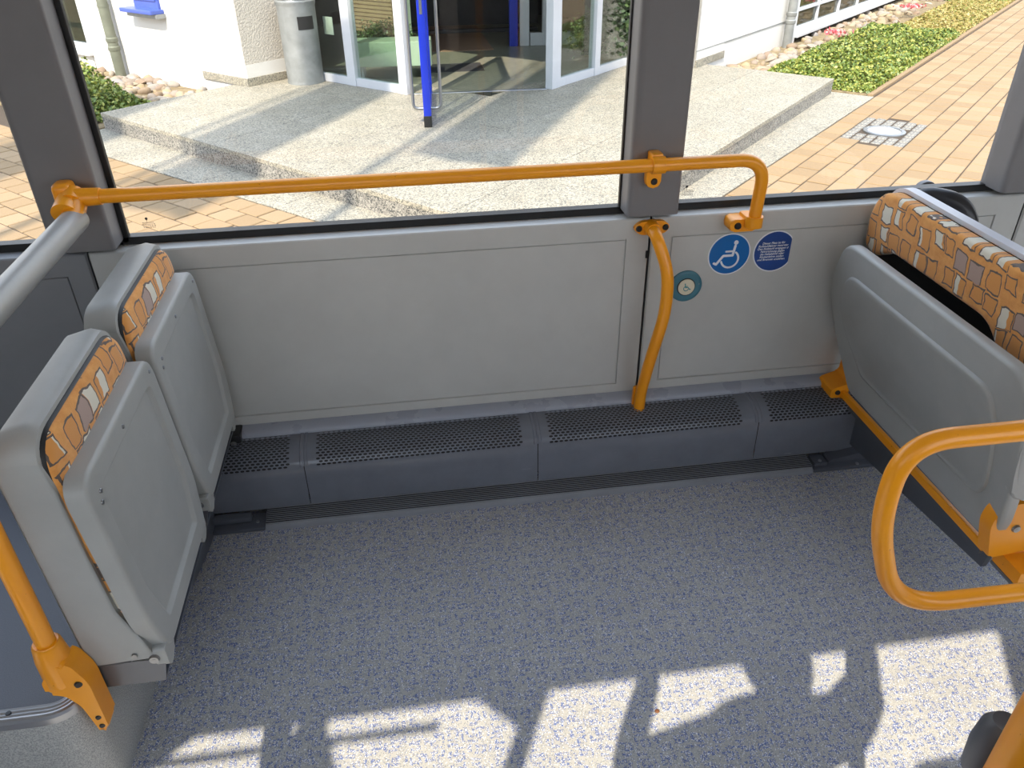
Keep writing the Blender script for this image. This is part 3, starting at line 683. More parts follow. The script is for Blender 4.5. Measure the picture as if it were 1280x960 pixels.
# loop rail at the right
lp = empty('loop_rail', (1.25, .9, .66), 'orange D-shaped loop rail in front of the bench, reaching in from the right', 'handrail')
off = Vector((-1.25, -.9, -.66))
pts = [(1.45, .9, .868), (.99, .9, .868), (.845, .9, .864), (.775, .9, .845), (.762, .9, .74), (.80, .9, .62), (.90, .9, .52), (1.0, .9, .488), (1.15, .9, .468), (1.45, .9, .468)]
cp = [(1.45, .9, .868), (.755, .9, .868), (.752, .9, .70), (.835, .9, .475), (1.45, .9, .462)]
bm = B(); tube(bm, fillet(cp, [.13, .08, .22], 14), R_, 24); hput(lp, 'tube', bm, 'orange', off)
bm = B(); cyl(bm, (1.45, .9, 0), (1.45, .9, 2.24), R_, R_, 24); hput(lp, 'upright', bm, 'orange', off)
for z_ in (.868, .462):
    bm = B(); cyl(bm, (1.45, .9, z_ - .025), (1.45, .9, z_ + .025), .024); hput(lp, 'tee_clamp', bm, 'orange', off)
# near pole bottom right with a dark stop button
hp_ = empty('near_pole', (.590, .322, 0), 'vertical orange pole just outside the picture at the right, held by the standing person', 'pole')
bm = B(); cyl(bm, (0, 0, 0), (0, 0, 2.24), R_, R_, 24); obj('tube', bm, 'orange', hp_)
X_, Y_ = .408, .277
np_ = empty('near_pole', (X_, Y_, 0), 'vertical orange pole cut by the lower right corner of the picture', 'pole')
bm = B(); cyl(bm, (0, 0, 0), (0, 0, 2.24), R_, R_, 24); obj('tube', bm, 'orange', np_)
bm = B(); tube(bm, [(.017, .034, 1.0), (.017, .034, 1.01), (.017, .034, 1.04), (.017, .034, 1.062), (.017, .034, 1.072), (.017, .034, 1.070)], .02, 24, True, [.010, .016, .018, .016, .010, .004]); obj('button_housing', bm, 'skirt_dark', np_)

# =====================================================================
#                       STICKERS AND BUTTON
# =====================================================================
def wheelchair(bm, c, s, y0, y1, mirror=1, w=.10):
    P = lambda a_, b_: (c[0] + a_ * s * mirror, c[1] + b_ * s)
    disc(bm, P(.28, .62), .115 * s, y0, y1, 18)
    stroke(bm, [P(.26, .45), P(.18, -.05), P(-.30, -.05), P(-.62, -.48), P(-.74, -.42)], w * s * 1.25, y0, y1)
    stroke(bm, [P(.20, .17), P(-.18, .17)], w * s, y0, y1)
    arc = [P(.06 + .44 * math.cos(t), -.25 + .44 * math.sin(t)) for t in [math.radians(q) for q in range(-165, 61, 12)]]
    stroke(bm, arc, w * s, y0, y1)
def round_sign(name, c, r, label, mats, clipx=None):
    t = empty(name, (c[0], YW, c[1]), label, 'sign')
    bm = B(); disc(bm, (0, 0), r, .0, .0045 - .0008, 64, clipx=clipx); bmesh.ops.translate(bm, verts=bm.verts, vec=(0, .0, 0)); obj('rim', bm, mats[0], t)
    bm = B(); disc(bm, (0, 0), r - .0035, -.0003, .001, 64, clipx=(clipx - .0001) if clipx else None); obj('face', bm, mats[1], t)
    return t
s1 = round_sign('wheelchair_sign', (.9365, .6955), .0655, 'round blue sticker with white wheelchair symbol, left of the text sticker', ('print_white', 'sign_blue'))
bm = B(); wheelchair(bm, (.0, -.001), .060, -.0006, -.0002); obj('pictogram', bm, 'print_white', s1, sm=0)
s2 = round_sign('notice_sticker', (1.077, .695), .0655, 'round navy sticker with seven lines of white writing, right edge cut off', ('print_white', 'sign_navy'), .050)
def text(body, size, loc, parent, mat, name='lettering', shear=.25, bold=.0006):
    cu = bpy.data.curves.new('txt', 'FONT'); cu.body = body; cu.size = size; cu.align_x = 'CENTER'; cu.align_y = 'CENTER'; cu.shear = shear; cu.offset = bold; cu.space_line = .92
    to_ = bpy.data.objects.new('txt', cu); C.objects.link(to_); dg = bpy.context.evaluated_depsgraph_get(); me = bpy.data.meshes.new_from_object(to_.evaluated_get(dg)); bpy.data.objects.remove(to_)
    me.transform(Matrix.Rotation(math.radians(90), 4, 'X')); me.materials.clear(); me.materials.append(M[mat]); o = bpy.data.objects.new(name, me); C.objects.link(o); o.parent = parent; o.location = loc; return o
text('Dieser Platz ist für\nRollstuhlfahrer reservier\nDen Rollstuhl entgegen d\nFahrtrichtung gegen\ndie Haltelehne oder\nRückenlehne stellen\nund Bremsen anziehen.', .0094, (-.006, -.0007, .001), s2, 'print_white', bold=.00018)
bt = empty('request_button', (.812, YW, .602), 'teal round button with cream centre and small wheelchair symbol on the wall', 'button')
bm = B(); tube(bm, [(0, .002, 0), (0, -.003, 0), (0, -.006, 0), (0, -.007, 0)], .05, 48, True, [.0505, .050, .046, .040]); obj('housing', bm, 'teal', bt)
bm = B(); cyl(bm, (0, -.006, 0), (0, -.0078, 0), .0285, .0285, 40); obj('gasket', bm, 'black', bt)
bm = B(); cyl(bm, (0, -.006, 0), (0, -.0095, 0), .0262, .0255, 40); obj('push_plate', bm, 'print_cream', bt)
bm = B(); wheelchair(bm, (0, 0), .017, -.0099, -.0095, -1, .13); obj('pictogram', bm, 'print_teal', bt, sm=0)
for a_ in (0, 90, 180, 270): screw(bt, (.04 * math.cos(math.radians(a_ + 10)), -.006, .04 * math.sin(math.radians(a_ + 10))), (0, -1, 0), .0022, 'print_teal' if a_ % 180 else 'steel')
bm = B(); box(bm, -.004, .004, -.0015, .003, -.012, .012, .002); dv = obj('panel_key', bm, 'black'); dv.location = (.6815, 2.046, .715); tag(dv, 'tiny black latch in the gap between the two grey wall panels', 'latch')
bm = B(); bmesh.ops.create_icosphere(bm, subdivisions=2, radius=.006); bmesh.ops.scale(bm, verts=bm.verts, vec=(1, .9, .45)); o = tag(obj('dry_leaf', bm, 'leaf_brown'), 'tiny brown crumb of dry leaf on the floor among the sun patches', 'leaf'); o.location = (.475, 1.065, .0026)

# =====================================================================
#                       OUTSIDE : GROUND
# =====================================================================
GZ = -.35; RZ = math.radians(45); OX, OY = .909, 4.306
def UV(u, v, z=0): k = .70711; return Vector((OX + (u - v) * k, OY + (u + v) * k, z))
bm = B(); box(bm, -40, 60, -30, 70, GZ - .3, GZ - .0075); gd = struct(obj('ground', bm, 'joint_sand', sm=0))
def paver_mesh(L, W_, bev=.006):
    bm = B(); box(bm, -L / 2, L / 2, -W_ / 2, W_ / 2, -.03, 0); top = [e for e in bm.edges if all(v_.co.z > -.001 for v_ in e.verts)]
    bmesh.ops.bevel(bm, geom=top, offset=bev, segments=1, profile=.5, affect='EDGES')
    me = bpy.data.meshes.new('paver'); bm.to_mesh(me); bm.free(); me.materials.append(M['paver']); return me
pm = paver_mesh(.205, .180, .005)
pos = []
def blocked(u, v):
    if -.30 < u < 5.78 and v > -.235: return True      # platform and flush strip, right arm
    if v > -.235 and u > 5.7: return True
    if u > -.30 and v > -.235 and v < 5.73: return True
    if 3.94 < u < 4.86 and -1.0 < v < -.42: return True
    if v > 5.6 and u > .06: return True
    return False
# right field: rows run along u
for j in range(0, 46):
    v = -.33 - .19 * j
    for i in range(-34, 110):
        u = i * .22 + (.11 if j % 2 else 0) + random.uniform(-.004, .004)
        if v > u - .25 : continue
        p = UV(u, v); 
        if p.y < 2.35 or blocked(u, v) or p.y > 24 or abs(p.x) > 18: continue
        pos.append((p, RZ))
# left field: rows run along v
for j in range(-2, 60):
    u = -.40 - .19 * j
    for i in range(-34, 90):
        v = i * .22 + (.11 if j % 2 else 0) + random.uniform(-.004, .004)
        if v <= u - .25: continue
        p = UV(u, v)
        if p.y < 2.35 or blocked(u, v) or p.y > 24 or abs(p.x) > 14: continue
        pos.append((p, RZ + math.pi / 2))
def vis(p):
    d = Vector((p.x, p.y, GZ)) - Vector((0, 0, 1.62)); z = d.dot(Fv)
    if z < .1: return False
    px = 640 + 974.24 * d.dot(Rv) / z; py = 480 - 974.24 * d.dot(Uv) / z
    if not (-15 < px < 1295 and -20 < py < 312): return False
    if px < 60 + 0: return py > 100
    return py > 95
pos.sort(key=lambda q: (not vis(q[0]), q[0].y))
k = 0; rest = []
for p, rz in pos:
    z = GZ + random.uniform(-.0025, .0015)
    if k < 298 and vis(p):
        o = bpy.data.objects.new('paver', pm); C.objects.link(o); o.parent = gd; o.location = (p.x, p.y, z); o.rotation_euler = (0, 0, rz + random.uniform(-.006, .006)); k += 1
    elif p.y < 20: rest.append((p, rz, z))
vs, fs = [], []
base_v = [v_.co.copy() for v_ in pm.vertices]; base_f = [tuple(f.vertices) for f in pm.polygons]
for p, rz, z in rest:
    m_ = Matrix.Translation((p.x, p.y, z)) @ Matrix.Rotation(rz, 4, 'Z'); n0 = len(vs); vs += [m_ @ q for q in base_v]; fs += [tuple(i + n0 for i in f) for f in base_f]
me = bpy.data.meshes.new('paver_field'); me.from_pydata(vs, [], fs); o = bpy.data.objects.new('paver_field', me); C.objects.link(o); o.parent = gd; o['kind'] = 'stuff'
a = NM('paver_many', (.5, .4, .27, 1), .85); v = a.obj(); ge = a.add('ShaderNodeNewGeometry')
tt = a.ramp(ge.outputs['Random Per Island'], [(0, (.245, .165, .085, 1)), (.5, (.28, .19, .10, 1)), (1, (.305, .212, .12, 1))]); nn = a.ramp(a.noise(v, 120, 4, .7).outputs[0], [(.3, (.84, .83, .82, 1)), (.7, g(1))]); a.col(a.mix(1, tt, nn, 'MULTIPLY')); me.materials.append(a.m)
# cobbles round the ground lamp
cm = bpy.data.meshes.new('cobble'); bm = B(); box(bm, -.042, .042, -.042, .042, -.04, 0, .012, 2); bm.to_mesh(cm); bm.free(); cm.materials.append(M['granite_dark'])
LU, LV = 4.395, -.71
for i in range(10):
    for j in range(6):
        u = 3.965 + i * .095; v = -.948 + j * .0955
        if math.hypot(u - LU, v - LV) < .215: continue
        p = UV(u, v, GZ + random.uniform(-.004, .002)); o = bpy.data.objects.new('cobble', cm); C.objects.link(o); o.parent = gd; o.location = p; o.rotation_euler = (0, 0, RZ + random.uniform(-.08, .08))
gl = empty('ground_lamp', UV(LU, LV, GZ), 'round recessed ground lamp with steel ring in the paving', 'lamp')
bm = B()
prev = None
for r_, z_ in ((.190, -.01), (.188, .006), (.175, .010), (.150, .009), (.146, -.004)):
    cur = [bm.verts.new((r_ * math.cos(2 * math.pi * q / 48), r_ * math.sin(2 * math.pi * q / 48), z_)) for q in range(48)]
    if prev:
        for q in range(48): bm.faces.new((prev[q], prev[(q + 1) % 48], cur[(q + 1) % 48], cur[q]))
    prev = cur
obj('ring', bm, 'steel', gl)
bm = B(); tube(bm, [(0, 0, -.02), (0, 0, .002), (0, 0, .010), (0, 0, .013)], .14, 40, True, [.147, .146, .10, .04]); obj('lens', bm, 'lens_white', gl)
for q in range(6): t_ = q * math.pi / 3; screw(gl, (.163 * math.cos(t_), .163 * math.sin(t_), .009), (0, 0, 1), .008, 'steel')
# flush granite border
PT = -.19
st = struct(obj('floor_border', prism(B(), [tuple(UV(u, v)[:2]) for u, v in ((-.30, -.232), (5.80, -.232), (5.80, .35), (.3, .3), (.3, 5.62), (-.30, 5.62))], 'z', GZ - .06, GZ - .01), 'joint_sand', sm=0))
def slab(pts, z0, z1, name, par, mat='granite', gap=.0025, bev=.003):
    cx = sum(p[0] for p in pts) / len(pts); cy_ = sum(p[1] for p in pts) / len(pts)
    q = []
    for p in pts:
        dx, dy = p[0] - cx, p[1] - cy_; q.append((p[0] - math.copysign(gap, dx), p[1] - math.copysign(gap, dy)))
    bm = B(); prism(bm, [tuple(UV(a_, b_)[:2]) for a_, b_ in q], 'z', z0, z1); top = [e for e in bm.edges if all(abs(v_.co.z - z1) < 1e-5 for v_ in e.verts)]
    bmesh.ops.bevel(bm, geom=top, offset=bev, segments=2, profile=.5, affect='EDGES')
    return obj(name, bm, mat, par, sm=0)
us = [-.30, .30, 1.3, 2.3, 3.3, 4.3, 5.3, 5.80]
for a_, b_ in zip(us, us[1:]): slab([(a_, -.232), (b_, -.232), (b_, .35), (a_, .35)], GZ - .03, GZ + .002, 'granite_slab', st)
vs_ = [.35, 1.35, 2.35, 3.35, 4.35, 5.62]
for a_, b_ in zip(vs_, vs_[1:]): slab([(-.30, a_), (.30, a_), (.30, b_), (-.30, b_)], GZ - .03, GZ + .002, 'granite_slab', st)
# raised platform
ux = lambda u, v: u + .0 + (v / 5.59) * .195 * (1 - u / 5.7)
vx = lambda u, v: v + (u / 5.7) * .20 * (1 - v / 5.59)
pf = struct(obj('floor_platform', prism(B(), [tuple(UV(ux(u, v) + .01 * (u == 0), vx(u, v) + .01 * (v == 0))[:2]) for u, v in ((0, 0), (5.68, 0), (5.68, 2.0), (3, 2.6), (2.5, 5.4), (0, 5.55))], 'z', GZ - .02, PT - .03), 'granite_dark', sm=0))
gu = [0, .95, 1.9, 2.85, 3.8, 4.75, 5.7]; gv = [0, .93, 1.86, 2.79, 3.72, 4.65, 5.59]
for i in range(6):
    for j in range(6):
        u0, u1, v0, v1 = gu[i], gu[i + 1], gv[j], gv[j + 1]
        if u0 > 3.5 and v0 > 2.6: continue
        if u0 > 2.6 and v0 > 3.6: continue
        if u0 >= 2.8 and v0 >= 2.7: continue
        slab([(ux(a_, b_), vx(a_, b_)) for a_, b_ in ((u0, v0), (u1, v0), (u1, v1), (u0, v1))], PT - .035, PT, 'granite_slab', pf)
# riser stones
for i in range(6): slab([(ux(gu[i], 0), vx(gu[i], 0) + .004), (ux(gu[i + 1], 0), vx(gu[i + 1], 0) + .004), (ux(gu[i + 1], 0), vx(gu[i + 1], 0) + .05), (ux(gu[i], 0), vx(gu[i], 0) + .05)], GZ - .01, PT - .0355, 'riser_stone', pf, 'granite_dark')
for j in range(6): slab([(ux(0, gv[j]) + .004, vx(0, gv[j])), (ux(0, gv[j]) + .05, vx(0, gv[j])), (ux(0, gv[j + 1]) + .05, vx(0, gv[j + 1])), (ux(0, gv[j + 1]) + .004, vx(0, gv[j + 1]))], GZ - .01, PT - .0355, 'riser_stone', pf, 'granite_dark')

# =====================================================================
#                       OUTSIDE : BUILDING
# =====================================================================
bd = empty('entrance_building', (OX, OY, 0), 'white rendered building with glazed corner entrance beyond the bus windows', 'building', rz=RZ)
def bput(n_, bm, mat, sm=0, par=None): return obj(n_, bm, mat, par or bd, sm=sm)
BU = 1.79; BV = 1.74; TOP = 4.2
# left block: facade plane u = BU for v > 5.36; side plane v = 5.36 from BU to 2.5
bm = B(); box(bm, BU, BU + .35, 5.36, 8.63, GZ, TOP); box(bm, BU, BU + .35, 9.6, 16, GZ, TOP); box(bm, BU, BU + .35, 8.6, 9.7, GZ, -.12); box(bm, BU, BU + .35, 8.6, 9.7, 1.9, TOP); bput('left_facade', bm, 'white_wall')
bm = B(); box(bm, BU + .001, 2.42, 5.352, 5.36 + .3, .03, TOP); bput('roughcast_side', bm, 'rough_wall')
bm = B(); box(bm, BU + .001, 2.42, 5.350, 5.36 + .3, PT, .03); bput('smooth_plinth', bm, 'white_wall')
bm = B(); box(bm, BU - .02, BU + .0, 5.34, 6.16, PT, -.105, .004); box(bm, BU - .02, 2.42, 5.335, 5.353, PT, -.105, .004); bput('skirting', bm, 'granite', 30)
bm = B(); box(bm, 2.42, 2.52, 5.35, 5.65, PT, TOP); bput('dark_strip', bm, 'clad_dark')
# right block: facade plane v = BV for u > 5.41
bm = B(); box(bm, 5.41, 8.75, BV, BV + .35, GZ, TOP); box(bm, 8.7, 30, BV + .12, BV + .35, GZ, -.22); box(bm, 8.7, 30, BV, BV + .35, 1.6, TOP); bput('right_facade', bm, 'white_wall')
bm = B(); box(bm, 5.41, 5.44, BV, 2.6, PT, TOP); bput('right_return', bm, 'white_wall')
bm = B(); box(bm, 5.40, 6.20, BV - .018, BV, PT, -.105, .004); bput('skirting', bm, 'granite', 30)
bm = B(); box(bm, 6.20, 8.75, BV - .006, BV, -.02, -.008); box(bm, 5.41, 8.75, BV - .004, BV, -.012, -.004); bput('plinth_line', bm, 'zinc')
bm = B(); box(bm, 8.42, 8.62, BV - .05, BV + .12, GZ, TOP); bput('white_post', bm, 'post_white')
# low ribbon windows on the right
for k in range(9):
    u0 = 8.66 + k * 1.05; f = bput('window_frame', box(B(), u0, u0 + .05, BV + .02, BV + .10, -.22, 1.6), 'frame_white')
    bm = B(); box(bm, u0 + .05, u0 + 1.05, BV + .02, BV + .09, -.22, -.15); box(bm, u0 + .05, u0 + 1.05, BV + .02, BV + .08, .06, .10); obj('rail', bm, 'frame_white', f, sm=0)
    bm = B(); box(bm, u0 + .05, u0 + 1.05, BV + .05, BV + .06, -.15, 1.6); obj('pane', bm, 'far_glass', f, sm=0)
bm = B(); box(bm, 8.62, 18.5, BV - .10, BV + .08, -.26, -.22, .004); bput('window_sill', bm, 'frame_white', 30)
# blinds behind them
bm = B(); box(bm, 8.66, 18.2, BV + .20, BV + .24, -.2, 1.6); bput('blind', bm, 'brownlattice')
# left window
f = bput('window_frame', box(B(), BU + .02, BU + .10, 8.63, 9.62, -.12, -.04), 'frame_white'); bm = B(); box(bm, BU + .02, BU + .10, 8.63, 8.73, -.04, 1.9); box(bm, BU + .02, BU + .10, 9.55, 9.62, -.04, 1.9); obj('rail', bm, 'frame_white', f, sm=0)
bm = B(); box(bm, BU + .06, BU + .07, 8.7, 9.6, -.05, 1.9); obj('pane', bm, 'far_glass', f, sm=0)
bm = B(); box(bm, BU + .3, BU + .34, 8.6, 9.7, -.1, 1.9); bput('curtain', bm, 'zinc_green')
bm = B(); box(bm, BU - .06, BU + .08, 8.60, 9.65, -.17, -.13, .004); bput('window_sill', bm, 'frame_white', 30)
# blue window with ledge
f = bput('blue_window', box(B(), BU - .03, BU + .03, 6.75, 7.25, .50, 1.5), 'window_blue')
for z_ in (.58, .70, .82): obj('slat', box(B(), BU - .045, BU - .028, 6.78, 7.22, z_, z_ + .085, .006), 'window_blue', f)
obj('ledge', box(B(), BU - .17, BU + .0, 6.70, 7.36, .455, .50, .008), 'window_blue', f); obj('ledge_underside', box(B(), BU - .12, BU + .0, 6.68, 7.30, .41, .455, .004), 'zinc', f)
# entrance storefront --------------------------------------------------
def member(n_, p0, p1, w, d, z0, z1, mat='frame_white', par=None):
    """upright or horizontal member between plan points p0,p1 (uv)"""
    a_ = Vector(p0); b_ = Vector(p1); dd = (b_ - a_); L = dd.length; ang = math.atan2(dd.y, dd.x)
    bm = B(); box(bm, 0, L, -d / 2, d / 2, z0, z1, .004); bmesh.ops.transform(bm, matrix=Matrix.Translation((a_.x, a_.y, 0)) @ Matrix.Rotation(ang, 4, 'Z'), verts=bm.verts); return obj(n_, bm, mat, par or bd, sm=30)
sfz = 2.35
def facet(p0, p1, divs):
    a_ = Vector(p0); b_ = Vector(p1); d = (b_ - a_).normalized()
    base = member('bottom_rail', p0, p1, 0, .07, PT, PT + .085)
    member('top_rail', p0, p1, 0, .07, sfz, sfz + .1)
    for s_, w in divs: q0 = a_ + d * (s_ - w / 2); q1 = a_ + d * (s_ + w / 2); member('mullion', q0, q1, 0, .09, PT, sfz + .05)
    member('pane', p0, p1, 0, .012, PT + .08, sfz, 'door_glass')
facet((2.50, 3.59), (2.50, 5.36), [(.055, .11), (.83, .13), (1.72, .08)])
facet((3.52, 2.52), (5.40, 2.52), [(.07, .16), (.90, .11), (1.80, .08)])
member('header', (2.50, 3.59), (3.52, 2.52), 0, .12, sfz - .1, sfz + .15, 'frame_white')
# threshold profile
member('threshold', (2.52, 3.57), (3.50, 2.54), 0, .05, PT, PT + .008, 'alu')
bm = B(); prism(bm, [(2.4, 2.45), (9, 2.45), (9, 9), (2.4, 9)], 'z', sfz + .15, TOP); bput('upper_storey', bm, 'white_wall')
# hall
bm = B(); prism(bm, [(2.55, 3.60), (3.56, 2.56), (5.4, 2.56), (9, 2.56), (9, 9), (2.55, 9)], 'z', GZ, PT - .001); bput('hall_floor', bm, 'hall_floor')
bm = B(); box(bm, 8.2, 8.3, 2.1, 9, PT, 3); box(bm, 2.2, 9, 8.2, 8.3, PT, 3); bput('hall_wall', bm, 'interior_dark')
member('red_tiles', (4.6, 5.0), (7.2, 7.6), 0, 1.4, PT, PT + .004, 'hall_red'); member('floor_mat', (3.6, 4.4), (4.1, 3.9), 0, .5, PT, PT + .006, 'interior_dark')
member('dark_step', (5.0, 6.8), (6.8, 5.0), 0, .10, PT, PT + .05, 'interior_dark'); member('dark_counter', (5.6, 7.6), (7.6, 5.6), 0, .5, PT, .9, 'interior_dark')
# inner door posts at the right of the hall
iu, iv = 5.44, 4.50
member('inner_blue_post', (iu, iv), (iu + .08, iv - .08), 0, .06, PT, 2.2, 'door_blue'); member('inner_white_post', (iu + .10, iv - .10), (iu + .19, iv - .19), 0, .08, PT, 2.2, 'frame_white')
member('inner_white_post', (iu + .32, iv - .32), (iu + .40, iv - .40), 0, .08, PT, 2.2, 'frame_white'); member('inner_bottom_rail', (iu + .2, iv - .2), (iu + 1.0, iv - 1.0), 0, .07, PT, PT + .16, 'frame_white')
member('cream_column', (5.35, 3.05), (5.60, 2.85), 0, .3, PT, 2.3, 'cream'); member('cream_column', (5.95, 2.75), (6.1, 2.65), 0, .12, PT, 2.3, 'cream')
ls_ = member('lattice_screen', (3.80, 5.02), (3.80, 5.95), 0, .04, PT + .3, 2.3, 'brownlattice')
bm = B()
for q in range(30): box(bm, 3.765, 3.785, 5.02, 5.95, .12 + q * .045, .15 + q * .045)
obj('lattice_slats', bm, 'brownlattice', ls_, sm=0); member('curtain', (3.80, 4.84), (3.80, 5.01), 0, .05, PT, 2.3, 'curtain_lilac'); member('curtain', (3.80, 4.76), (3.80, 4.84), 0, .05, PT, 2.3, 'planter')
member('paper_notice', (2.6, 4.78), (2.6, 4.93), 0, .01, .28, .46, 'paper')
# bench-like planter seen through the left glazing
pb = empty('planter_box', UV(3.08, 4.35, PT + .10), 'long pale green planter box on legs behind the left entrance glazing', 'planter', rz=math.radians(-4))
bm = B(); box(bm, -.48, .42, -.17, .17, 0.04, .30, .01); obj('box', bm, 'planter', pb)
for x_ in (-.38, .30):
    bm = B(); box(bm, x_, x_ + .03, -.12, .12, -.10, .05); obj('leg', bm, 'frame_white', pb)
# open blue door leaf --------------------------------------------------
dr = empty('entrance_door', (.255, 7.22, PT), 'open entrance door leaf edged in bright blue with long steel handles', 'door')
L = 1.36; dirv = Vector((.06, 1.0)).normalized(); ang = math.atan2(dirv.y, dirv.x)
def dput(n_, x0, x1, y0, y1, z0, z1, mat, bev=.005):
    bm = B(); box(bm, x0, x1, y0, y1, z0, z1, bev); bmesh.ops.rotate(bm, verts=bm.verts, cent=(0, 0, 0), matrix=Matrix.Rotation(ang, 3, 'Z')); return obj(n_, bm, mat, dr)
dput('leading_stile', 0, .07, -.033, .033, .02, 2.4, 'door_blue'); dput('hinge_stile', L - .08, L, -.033, .033, .02, 2.4, 'door_blue')
dput('bottom_rail', .05, L - .05, -.030, .030, .02, .12, 'door_blue'); dput('top_rail', .05, L - .05, -.03, .03, 2.3, 2.4, 'door_blue'); dput('pane', .06, L - .07, -.006, .006, .1, 2.32, 'door_glass', 0)
dput('black_end_cap', -.004, .03, -.036, .036, .0, .10, 'black'); dput('lock_plate', -.003, .01, -.012, .012, .93, 1.08, 'steel', .002)
for sgn in (-1, 1):
    bm = B(); y_ = sgn * .125; tube(bm, fillet([(.12, sgn * .02, .14), (.12, y_, .14), (.12, y_, 1.5), (.12, sgn * .02, 1.5)], .05, 8), .014, 12); bmesh.ops.rotate(bm, verts=bm.verts, cent=(0, 0, 0), matrix=Matrix.Rotation(ang, 3, 'Z')); obj('handle', bm, 'steel', dr)
# litter bin -----------------------------------------------------------
bn = empty('litter_bin', (-1.0, 9.50, PT), 'tall round weathered metal litter bin beside the entrance glazing', 'bin')
bm = B(); tube(bm, [(0, 0, 0), (0, 0, .02), (0, 0, .03), (0, 0, .78), (0, 0, .80), (0, 0, .83), (0, 0, .84)], .2, 40, True, [.205, .205, .20, .205, .212, .215, .205]); obj('body', bm, 'zinc', bn)
bm = B(); prev = None
for q in range(9):
    t_ = math.radians(-85 + q * 6.5); cur = [bm.verts.new((.2065 * math.cos(t_), .2065 * math.sin(t_), z_)) for z_ in (.56, .69)]
    if prev: bm.faces.new((prev[0], cur[0], cur[1], prev[1]))
    prev = cur
obj('opening', bm, 'black', bn); bm = B(); cyl(bm, (0, 0, .832), (0, 0, .842), .185, .18, 32); obj('ash_tray', bm, 'steel', bn)
# downpipes ------------------------------------------------------------
def downpipe(u, v, label, mat):
    t = empty('downpipe', UV(u, v, GZ), label, 'pipe'); bm = B(); tube(bm, [(0, 0, 0), (0, 0, 4)], .062, 20); obj('pipe', bm, mat, t)
    for z_ in (.32, .42):
        bm = B(); tube(bm, [(0, 0, z_), (0, 0, z_ + .015), (0, 0, z_ + .05), (0, 0, z_ + .06)], .07, 20, True, [.063, .072, .072, .063]); obj('sleeve', bm, mat, t)
    bm = B(); tube(bm, [(0, 0, .82), (0, 0, .845)], .068, 20); obj('collar', bm, mat, t)
downpipe(BU - .10, 7.84, 'greenish zinc downpipe on the white wall left of the blue window', 'zinc_green')
downpipe(8.22, BV - .09, 'grey zinc downpipe on the white wall beside the shrubs', 'zinc')
# slanting shade on the entrance steps comes from the unseen flagpoles below
# beds, stones and plants ---------------------------------------------
def bed(pts, name):
    bm = B(); prism(bm, [tuple(UV(a_, b_)[:2]) for a_, b_ in pts], 'z', GZ - .02, GZ + .012); return struct(obj(name, bm, 'soil', sm=0))
bed([(5.80, -.15), (30, -.15), (30, BV), (6.1, BV), (5.80, .3)], 'ground_bed'); bed([(.10, 5.62), (BU, 5.62), (BU, 16), (.10, 16)], 'ground_bed')
kb_ = struct(obj('trim_5', box(B(), 0, 24, -.03, .03, GZ - .02, GZ + .022, .005), 'paver')); kb_.location = UV(5.80, -.185); kb_.rotation_euler = (0, 0, RZ)
smeshes = []
for k in range(6):
    bm = B(); bmesh.ops.create_icosphere(bm, subdivisions=2, radius=1)
    ax = Vector((random.uniform(.8, 1.3), random.uniform(.7, 1.1), random.uniform(.5, .75))); ph = [random.uniform(0, 6) for _ in range(6)]
    for v_ in bm.verts:
        c_ = v_.co; f_ = 1 + .12 * math.sin(3 * c_.x + ph[0]) + .12 * math.sin(3.4 * c_.y + ph[1]) + .1 * math.sin(4 * c_.z + ph[2]); v_.co = Vector((c_.x * ax.x, c_.y * ax.y, c_.z * ax.z)) * f_
    me = bpy.data.meshes.new('stone'); bm.to_mesh(me); bm.free(); me.materials.append(M['stone']); smooth(me, 60); smeshes.append(me)
def stones(label, n, area, r0, r1, name='stone_border'):
    t = empty(name, UV(*area(0.5, .5), GZ), label, 'stones'); base = t.location.copy()
    for k in range(n):
        u, v = area(random.random(), random.random()); r_ = random.uniform(r0, r1); p = UV(u, v, GZ + r_ * .3) - base
        o = bpy.data.objects.new('stone', smeshes[k % 6]); C.objects.link(o); o.parent = t; o.location = p; o.scale = (r_,) * 3; o.rotation_euler = (random.uniform(-.4, .4), random.uniform(-.4, .4), random.uniform(0, 6.3))
stones('strip of pale rubble stones between white wall and green shrubs, right of the platform', 290, lambda a_, b_: (6.10 + a_ * a_ * 11, BV - .05 - b_ * .7), .035, .085)
stones('heap of brown and pale stones at the foot of the wall, left of the platform', 190, lambda a_, b_: (BU - .04 - b_ * .85, 5.68 + a_ * 3.0), .035, .085)
def foliage(name, label, n, fn, size, mat, cat='plant'):
    vs, fs = [], []
    for _ in range(n):
        p = fn(); s_ = size * random.uniform(.6, 1.3); d = Vector((random.gauss(0, 1), random.gauss(0, 1), random.gauss(0, .6))).normalized(); w = d.cross(Vector((random.gauss(0, 1), random.gauss(0, 1), random.gauss(0, 1)))).normalized() * s_ * .33
        a_ = p - d * s_ * .5; b_ = p + d * s_ * .5; k_ = len(vs); vs += [a_, p + w, b_, p - w]; fs.append((k_, k_ + 1, k_ + 2, k_ + 3))
    me = bpy.data.meshes.new(name); me.from_pydata(vs, [], fs); me.materials.append(M[mat]); o = bpy.data.objects.new(name, me); C.objects.link(o); return tag(o, label, cat, kind='stuff')
def mound(u0, u1, v0, v1, h):
    def f():
        a_, b_ = random.random(), random.random(); u = u0 + (u1 - u0) * a_; v = v0 + (v1 - v0) * b_
        e = min(1, 4 * min(a_, 1 - a_), 4 * min(b_, 1 - b_)) ** .5; bump_ = .65 + .35 * math.sin(u * 6 + 1.3 * math.sin(v * 7)) * math.cos(v * 5 + u)
        return UV(u, v, GZ + .02 + h * e * bump_ * random.uniform(.25, 1.0))
    return f
